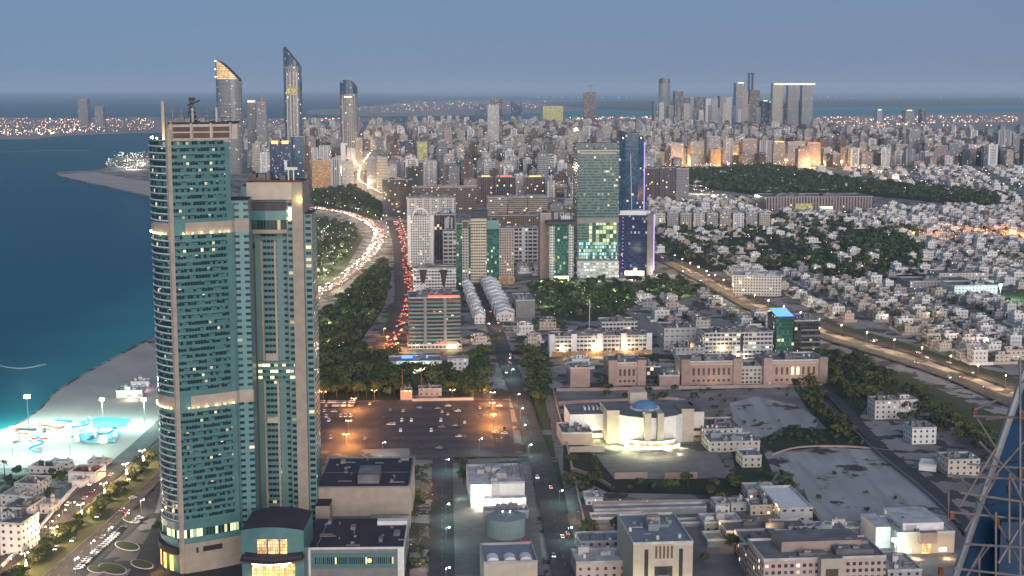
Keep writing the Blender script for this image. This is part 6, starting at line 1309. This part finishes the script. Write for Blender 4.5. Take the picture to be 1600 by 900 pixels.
# park and villa lamps, seen only as points
rd = random.Random(77)
def dots(poly, n, ms, zl=5, k=1.0, zh=None, e=0, every=1, c=CY):
    x0, x1, y0, y1 = bounds(poly); m_ = 0; t_ = 0
    while m_ < n and t_ < n * 60:
        t_ += 1; px, py = rd.uniform(min(p[0] for p in poly), max(p[0] for p in poly)), rd.uniform(min(p[1] for p in poly), max(p[1] for p in poly))
        if not poly_in((px, py), poly): continue
        x, y = G(px, py); z = zl if zh is None else rd.uniform(zl, zh); dot(far, x, y, z, FM_.index(rd.choice(ms)), k * rd.choice([.45, .55, .7, .8, 1.0, 1.45])); m_ += 1
        if e and m_ % every == 0: light(x, y, z + 3, e, c, 1)
dots([(0, 186), (240, 186), (240, 204), (60, 212), (0, 213)], 420, ['ly', 'lo', 'lo', 'ly', 'lw'], 8, 1.0)
dots([(0, 205), (100, 203), (180, 203), (60, 213), (0, 214)], 90, ['lw', 'ly'], 8, 1.2)
dots([(240, 190), (340, 188), (470, 188), (470, 194), (340, 200)], 120, ['ly', 'lo', 'lw'], 8, 1.0)
dots([(470, 186), (560, 186), (560, 190), (470, 190)], 50, ['ly', 'lo'], 8, 1.1)
dots([(620, 158), (760, 158), (860, 158), (860, 168), (760, 172), (600, 176)], 230, ['lo', 'ly', 'lw'], 8, .75); dots([(540, 168), (600, 164), (600, 176), (540, 176)], 30, ['lw', 'ly'], 8, .6)
dots([(890, 184), (1020, 183), (1020, 187), (890, 189)], 140, ['ly', 'ly', 'lo'], 8, .9); dots([(1270, 184), (1450, 182), (1590, 182), (1590, 191), (1440, 196), (1270, 194)], 420, ['ly', 'lo', 'ly', 'lw'], 8, .9)
dots([(1270, 196), (1420, 194), (1440, 206), (1340, 208)], 120, ['ly', 'lo', 'lw'], 8, 1.0); dots([(130, 136.8 + 3), (196, 139.6), (196, 140.2), (130, 140.4)], 40, ['ly'], 20, .35)
dots([(1040, 254), (1340, 252), (1340, 263), (1040, 264)], 190, ['lo', 'ly', 'lo', 'lw'], 9, 1.3, e=160000, every=11, c=(1, .5, .18)); dots([(1340, 262), (1600, 262), (1600, 300), (1400, 296)], 130, ['lw', 'ly', 'lo', 'lc'], 7, 1.0)
dots([(1030, 312), (1200, 330), (1400, 330), (1600, 330), (1600, 420), (1450, 420), (1330, 345), (1100, 345)], 160, ['lw', 'ly', 'lw'], 7, .8); dots([(1430, 366), (1600, 360), (1600, 376), (1430, 380)], 70, ['lo'], 7, 1.3, e=50000, every=9, c=CO)
dots([(1030, 362), (1330, 352), (1440, 392), (1330, 440), (1040, 400)], 90, ['lw', 'ly', 'lo'], 8, .8); dots([(825, 447), (1060, 441), (1090, 462), (960, 480), (1000, 498), (850, 498)], 110, ['lw', 'ly', 'lc'], 5, .7, e=9000, every=9, c=(.9, 1, .55))
dots([(1075, 272), (1200, 264), (1330, 288), (1540, 312), (1300, 300)], 70, ['lw', 'ly'], 10, .9); dots([(1040, 285), (1110, 300), (1165, 322), (1155, 326), (1100, 308), (1040, 292)], 50, ['lw', 'ly'], 10, 1, e=60000, every=12, c=CW); dots([(1290, 260), (1350, 264), (1480, 298), (1470, 302), (1350, 270)], 50, ['ly', 'lw'], 10, 1, e=60000, every=12, c=CY)
dots([(490, 300), (560, 293), (600, 325), (545, 338), (490, 322)], 55, ['lw', 'lc', 'ly'], 8, .9); dots([(490, 345), (550, 352), (566, 372), (530, 420), (490, 462)], 110, ['lw', 'lc', 'ly'], 7, .9, e=15000, every=9, c=CW); dots([(497, 470), (560, 440), (600, 410), (600, 480), (540, 555), (500, 560)], 40, ['lw', 'ly'], 7, .7, e=7000, every=8, c=(.95, 1, .5))
dots([(480, 215), (590, 215), (590, 300), (480, 292)], 90, ['lw', 'ly', 'lo'], 6, .9, 40); dots([(600, 200), (900, 200), (900, 300), (640, 300)], 180, ['lw', 'ly', 'lo', 'lc'], 6, .7, 60); dots([(1000, 200), (1600, 220), (1600, 255), (1040, 255)], 200, ['lw', 'ly', 'lo'], 6, .7, 50); dots([(1270, 435), (1600, 430), (1600, 560), (1400, 530)], 60, ['lw', 'ly'], 6, .7, e=5000, every=8, c=CW)
dots([(730, 510), (860, 508), (1010, 558), (730, 552)], 50, ['lw', 'ly'], 5, .7, e=4500, every=8, c=CY); dots([(1060, 560), (1290, 556), (1290, 562), (1060, 564)], 14, ['ly'], 7, .8, e=4000, every=3, c=CY)
dots([(930, 794), (1110, 793), (1110, 796), (930, 796)], 4, ['lw'], 5, 1); dots([(880, 780), (1390, 800), (1390, 895), (900, 895)], 18, ['ly', 'lw'], 6, .9, e=1500, every=2, c=CY)
dots([(170, 240), (228, 240), (228, 268), (200, 270), (165, 262)], 130, ['lw', 'lc', 'lw'], 8, 1.0, e=90000, every=22, c=CW)
dots([(640, 745), (680, 745), (670, 890), (640, 890)], 40, ['lo', 'ly'], 3, .8, e=700, every=4, c=(1, .5, .2)); dots([(490, 700), (495, 660), (492, 620), (500, 560), (505, 620)], 6, ['lc', 'lo'], 6, 1)
# the row of lamps of the far causeway
for i in range(62): px = 828 + i * 12.6; x, y = G(px, 153.5 - .0 * i + .6 * math.sin(i * .2)); dot(far, x, y, 25, 0, .8)
for i in range(4): x, y = G(1440 + i * 34, 201); dot(far, x, y, 20, 2, 1.8); dot(far, x + 25, y, 20, 2, 1.6)
o = far.build('distant_lamps', [W['d' + k] for k in FM_]); tag(o, 'countless far street lights scattered over town, port and islands', None, None, 'stuff')
# floodlights
for i, (px, py, h, e, c, lbq) in enumerate(((45, 674, 24, 300000, CC, 'dazzling floodlight mast on the beach near the shoreline'), (161, 664, 18, 75000, CC, 'floodlight mast above the lit pools'), (226, 664, 18, 65000, CC, 'floodlight mast at the tower end of the pools'), (110, 712, 16, 70000, CC, 'floodlight mast at the lower rim of the lit sand'), (20, 716, 16, 55000, CC, 'floodlight mast at the left rim of the lit sand'), (1562, 468, 16, 120000, CC, 'floodlight mast at the sports pitch'), (1398, 872, 9, 9000, CC, 'floodlight beside the pink school shed'))):
    x, y = G(px, py); r = root('floodlight_mast', lbq, 'floodlight', (x, y, 0)); sub(r, 'pole', ['steel'], lambda mb: mb.tube((0, 0, 0), (0, 0, h), .35, 6, r2=.2)); sub(r, 'lamp_head', ['lc'], lambda mb: (mb.box(-1.6, 1.6, -.6, .3, h, h + 1.6, bottom=True) if i else mb.box(-2, 2, -.8, .8, h, h + 2, bottom=True))); light(x, y - 1, h - 1.5 if i else h + 6, e, c, 1)
for px, py, z, e, c in ((975, 706, 5, 3800, (.95, 1, .5)), (992, 712, 5, 3800, (1, 1, .6)), (960, 700, 1.5, 3000, (.95, 1, .45)), (1012, 716, 5, 3200, (1, 1, .62)), (1040, 716, 5, 2200, (1, .98, .62)), (1062, 710, 1.5, 1800, (1, .9, .55)), (932, 694, 4, 3200, (1, .9, .45)), (912, 668, 6, 1800, (1, .85, .5)),
                        (748, 797, 2, 3000, (1, 1, .72)), (742, 800, 12, 5000, (1, 1, .75)), (775, 799, 2, 1200, CW), (805, 799, 2, 1200, CW), (722, 780, 5, 1200, CC), (1015, 945, 1, 5000, (1, .95, .55)), (1062, 945, 1, 5000, (1, .95, .55)), (992, 945, 1, 4000, (1, .95, .55)), (1410, 872, 2, 1500, CY), (1430, 874, 2, 1800, CY), (1480, 874, 2, 1800, CY), (1388, 850, 5, 2500, CY),
                        (820, 925, 2, 2500, (.9, 1, .5)), (765, 928, 2, 2500, (.9, 1, .5)), (395, 925, 5, 1500, CO), (425, 930, 6, 3500, (1, .55, .18)), (460, 925, 5, 1500, CO), (265, 912, 4, 1500, (1, .55, .18)), (245, 895, 4, 1200, (1, .55, .18)), (1048, 596, 2, 5000, (.7, 1, .6)), (1052, 580, 3, 3000, (.7, 1, .6)), (1245, 604, 3, 2200, CY), (1120, 604, 3, 1200, CY), (878, 446, 4, 9000, (1, .95, .4)), (930, 440, 6, 14000, (.85, 1, .85)), (990, 436, 3, 22000, CW), (1030, 430, 6, 20000, CW), (1160, 561, 3, 3500, CW),
                        (640, 582, 2, 4000, (.85, 1, .85)), (665, 582, 2, 4000, (.85, 1, .85)), (707, 548, 3, 6000, CY), (600, 662, 9, 1500, CO), (205, 625, 4, 4000, CW), (222, 610, 4, 4000, (1, .7, .8)), (515, 770, 4, 700, CO), (471, 365, 165, 600, CY)):
    x, y = G(px, py); light(x, y - .5, z, e, c, .5)
for lx, ly, lz, e_, c_ in ((-19, 2, 2.5, 5200, (.95, 1, .55)), (-12, -1, 2.5, 4200, (1, 1, .62)), (-26, 8, 2.5, 3600, (.95, 1, .5)), (10, -2, 2.5, 2600, (1, 1, .68)), (20, 3, 2.5, 2000, (1, .95, .65)), (0, -9, 1.2, 1600, (1, 1, .6)), (-36, 26, 2, 2600, (1, .92, .5)), (-45, 24, 2, 1600, (1, .85, .5)), (32, 26, 3, 700, CY)):
    light(HALL.location.x + lx, HALL.location.y + ly, lz, e_, c_, .5)
# uplights of the hotel belts really light the belt
for a, b in belts:
    for P, k_ in ((shift(arc, 1.6), 5.5), (shift(front, -1.6), 6.5)):
        for q in dense(P, k_)[1:]: light(T1.location.x + q[0], T1.location.y + q[1], a + .4, 130, CY, .15)
light(T1.location.x - 3, T1.location.y + 3, H1 + 3, 900, (1, .7, .2), .3); light(T2.location.x + X(478), T2.location.y - 1.2, H2 - 9, 900, (1, .75, .25), .3)

# ---------- cars
def carmesh(paint, van, near):
    mb = MB(); L_, Wd, h = (5.0, 1.95, 1.15) if van else (4.6, 1.85, .85)
    x, y = Wd / 2, L_ / 2
    side = [(-y, .35), (y, .35), (y, h * .8), (y * .55, h), (-y * .9, h), (-y, h * .85)]
    for s in (-1, 1): mb.face([(s * x, p[0], p[1]) for p in (side if s > 0 else side[::-1])], [(0, 0)] * 6)
    for i in range(6): p, q = side[i], side[(i + 1) % 6]; mb.face([(-x, p[0], p[1]), (-x, q[0], q[1]), (x, q[0], q[1]), (x, p[0], p[1])])
    top = 2.15 if van else 1.45; r0, r1 = (-y * .9, y * .5) if van else (-y * .75, y * .35)
    rb = MB(); rb.prism([(-x * .86, r0 + .3), (x * .86, r0 + .3), (x * .86, r1 - .4), (-x * .86, r1 - .4)], top, top + .06)
    gb = MB(); gb.prism([(-x * .95, r0), (x * .95, r0), (x * .95, r1), (-x * .95, r1)], h, top, 0, 0, top=[(-x * .84, r0 + .3), (x * .84, r0 + .3), (x * .84, r1 - .45), (-x * .84, r1 - .45)])
    out = [('body', mb.data('body', [W[paint]])), ('windows', gb.data('windows', [W['glassd']])), ('roof', rb.data('roof', [W[paint]]))]
    if near:
        for sx in (-1, 1):
            for sy in (-.6, .62): w = MB(); w.tube((sx * x - .12, sy * y, .34), (sx * x + .04, sy * y, .34), .34, 10); out.append(('wheel', w.data('wheel', [W['dark']])))
    return out
def lights_(on):
    out = []
    for s in (-1, 1):
        w = MB(); w.ball((s * .65, 2.32, .65), .26 * on, .2 * on, n=6, k=2); out.append(('headlight', w.data('headlight', [W['head']])))
        w = MB(); w.ball((s * .7, -2.32, .75), .22 * on, .18 * on, n=6, k=2); out.append(('tail_light', w.data('tail_light', [W['tail']])))
    return out
CM = {}; CARQ = []
def car(*a_, **k_): CARQ.append((a_, k_))
def car_(x, y, rz, paint, van, on, label, group, far=False):
    k = (paint, van, on, far)
    if k not in CM: CM[k] = carmesh(paint, van, not far) + (lights_(on) if on else [])
    r = bpy.data.objects.new('van' if van else 'car', None); C.objects.link(r); r.location = (x, y, 1.35 if on else .95); r.rotation_euler.z = rz
    for n_, me in CM[k]: o = bpy.data.objects.new(n_, me); C.objects.link(o); o.parent = r
    tag(r, label, 'van' if van else 'car', group)
CN = {'carw': 'white', 'silver': 'silver', 'card': 'dark', 'red': 'red'}
rd = random.Random(5); pc = lambda: rd.choice(['carw', 'carw', 'silver', 'card', 'carw'])
# car park
for i in range(15): 
    for j in range(2):
        if rd.random() < .8: x, y = G(503 + i * 3.6, 631 + j * 5.5); c_ = pc(); car(x, y, rd.choice([0, math.pi]), c_, False, 0, f'{CN[c_]} car in the packed rows at the far left of the car park', 'cars in the car park')
for px, py, v in ((510, 654, 1), (514, 660, 1), (533, 653, 1), (540, 653, 1), (548, 653, 1), (517, 687, 1), (609, 666, 0), (616, 665, 0), (628, 660, 1), (643, 660, 1), (626, 676, 1), (674, 676, 1), (689, 660, 1), (690, 670, 0), (717, 685, 0), (727, 685, 0), (686, 703, 0), (610, 643, 0), (630, 645, 0), (684, 641, 0), (691, 646, 0), (700, 637, 0), (700, 650, 0), (715, 645, 0), (711, 668, 0), (720, 669, 0), (726, 663, 0), (623, 689, 0), (570, 688, 0), (578, 634, 0), (658, 705, 0), (774, 678, 0), (776, 691, 0), (780, 637, 0), (765, 636, 0), (788, 672, 0), (788, 680, 0), (788, 688, 0), (602, 655, 0), (655, 640, 0), (530, 646, 0), (522, 646, 0), (507, 645, 0), (752, 650, 0), (750, 640, 0)):
    x, y = G(px, py); c_ = 'carw' if v else pc(); car(x, y, 0 if v else rd.choice([0, 1.57]), c_, bool(v), 0, f'{CN[c_]} {"van" if v else "car"} parked {"alone in the open middle" if px > 560 else "near the left orange lamps"} of the car park', 'cars in the car park')
def traffic(P, offc, gap, p0, label, y0=0, y1=1e9, on=1.0, scale_far=0, grp='cars on the roads'):
    Q = dense(P, gap)
    for i in range(1, len(Q) - 1):
        a, b = Q[i - 1], Q[i + 1]; an = math.atan2(b[1] - a[1], b[0] - a[0]) - math.pi / 2; x, y = Q[i]
        if not (y0 < y < y1) or rd.random() > p0: continue
        px, py = PX(x, y)
        if not (-5 < px < 1605 and py < 905): continue
        for o_ in offc:
            if rd.random() < .6:
                j = rd.uniform(-.4, .4) * gap; d = (math.cos(an + 1.5708), math.sin(an + 1.5708)); nx = (math.cos(an), math.sin(an))
                back = o_ < 0; c_ = pc(); k = on if y < 1300 else on * 1.25 if y < 2500 else on * 1.6
                car(x + nx[0] * o_ + d[0] * j, y + nx[1] * o_ + d[1] * j, an + (math.pi if back else 0), c_, False, k, f'{CN[c_]} car {"with headlights on, coming closer" if back else "showing red tail lights"} {label}', grp, far=y > 1200)
traffic(corn, (-9, -5, 5, 9), 26, .55, 'on the coast road at the bottom left', 0, 1100)
traffic(corn, (-8, -5, -2, 2, 5, 8), 17, 1.0, 'on the coast road bend beyond the portal tower', 1650, 3400)
traffic(corn2, (-3, 3), 30, .5, 'on the inner coast lane', 0, 1100)
traffic(main, (-5, 1.8, 5), 60, .4, 'on the central avenue'); traffic(redr, (3, 6, 9), 22, 1.0, 'on the avenue left of the glass office')
traffic(boul, (-5, 5), 40, .5, 'on the right hand boulevard'); traffic(boul2, (-3, 3), 44, .45, 'on the far side of the right hand boulevard')
traffic(side, (-3, 3), 50, .4, 'on the side street beside the function halls')
for i in range(22): 
    x, y = G(122 + i * 3.3 + rd.uniform(-1, 1), 892 - i * 3.0); c_ = pc(); car(x, y, -.9, c_, False, 0, f'{CN[c_]} car parked in the row below the curved tower', 'cars parked by the hotel')
for i in range(6):
    x, y = G(206 + rd.uniform(0, 40), 770 + rd.uniform(0, 60)); c_ = pc(); car(x, y, -.9 + rd.uniform(-.2, .2), c_, False, 0, f'{CN[c_]} car standing on the hotel forecourt', 'cars parked by the hotel')
def carsize(q): px, py = PX(q[0][0], q[0][1]); return dep(q[0][1]) if -5 < px < 1605 and py < 915 and not (228 < px < 395 and py > 222) and not (388 < px < 492 and py > 285) else 1e9
CARQ.sort(key=carsize); CARQ = [q for q in CARQ if carsize(q) < 1e8]
ncar = 0; MC = MB(); MCM = ['carw', 'silver', 'card', 'head', 'tail']
for a_, k_ in CARQ:
    if ncar < 285 or a_[4]: car_(*a_, **k_); ncar += 1; continue
    x, y, rz, paint, van, on = a_[:6]; c, s = math.cos(rz), math.sin(rz); T_ = lambda u, v, z: (x + u * c - v * s, y + u * s + v * c, z + 1.35)
    for (l0, l1, w_, z0, z1) in ((-2.3, 2.3, .92, .3, .85), (-1.7, .9, .8, .85, 1.45)):
        P = [(-w_, l0), (w_, l0), (w_, l1), (-w_, l1)]
        for i in range(4): p, q = P[i], P[(i + 1) % 4]; MC.face([T_(*p, z0), T_(*q, z0), T_(*q, z1), T_(*p, z1)], None, MCM.index(paint))
        MC.face([T_(*p, z1) for p in P], None, MCM.index(paint))
    for sx in (-.65, .65):
        for sy, m_ in ((2.35, 3), (-2.35, 4)): MC.ball(T_(sx, sy, .65), .24 * on, .2 * on, m_, n=5, k=2)
o = MC.build('distant_traffic', [W[k] for k in MCM]); tag(o, 'stream of far cars on the coast road and boulevard', None, None, 'stuff')
print('lights', NL[0], 'lamps', sum(o.name.startswith('street_lamp') for o in C.objects), 'cars', sum(1 for o in C.objects if o.get('category') in ('car', 'van')))
# ---------- the dusk air
mb = MB(); mb.box(-70000, 70000, -3000, 100000, -12, 480, bottom=True)
hz = mb.build('haze', []); hm_ = bpy.data.materials.new('haze_air'); hm_.use_nodes = True; t = hm_.node_tree; t.nodes.clear()
out = N(t, 'ShaderNodeOutputMaterial'); pv = N(t, 'ShaderNodeVolumePrincipled'); pv.inputs['Color'].default_value = (.72, .87, 1, 1); pv.inputs['Density'].default_value = 2.7e-5; pv.inputs['Anisotropy'].default_value = 0.0
t.links.new(pv.outputs[0], out.inputs['Volume']); hz.data.materials.append(hm_); hz['kind'] = 'stuff'
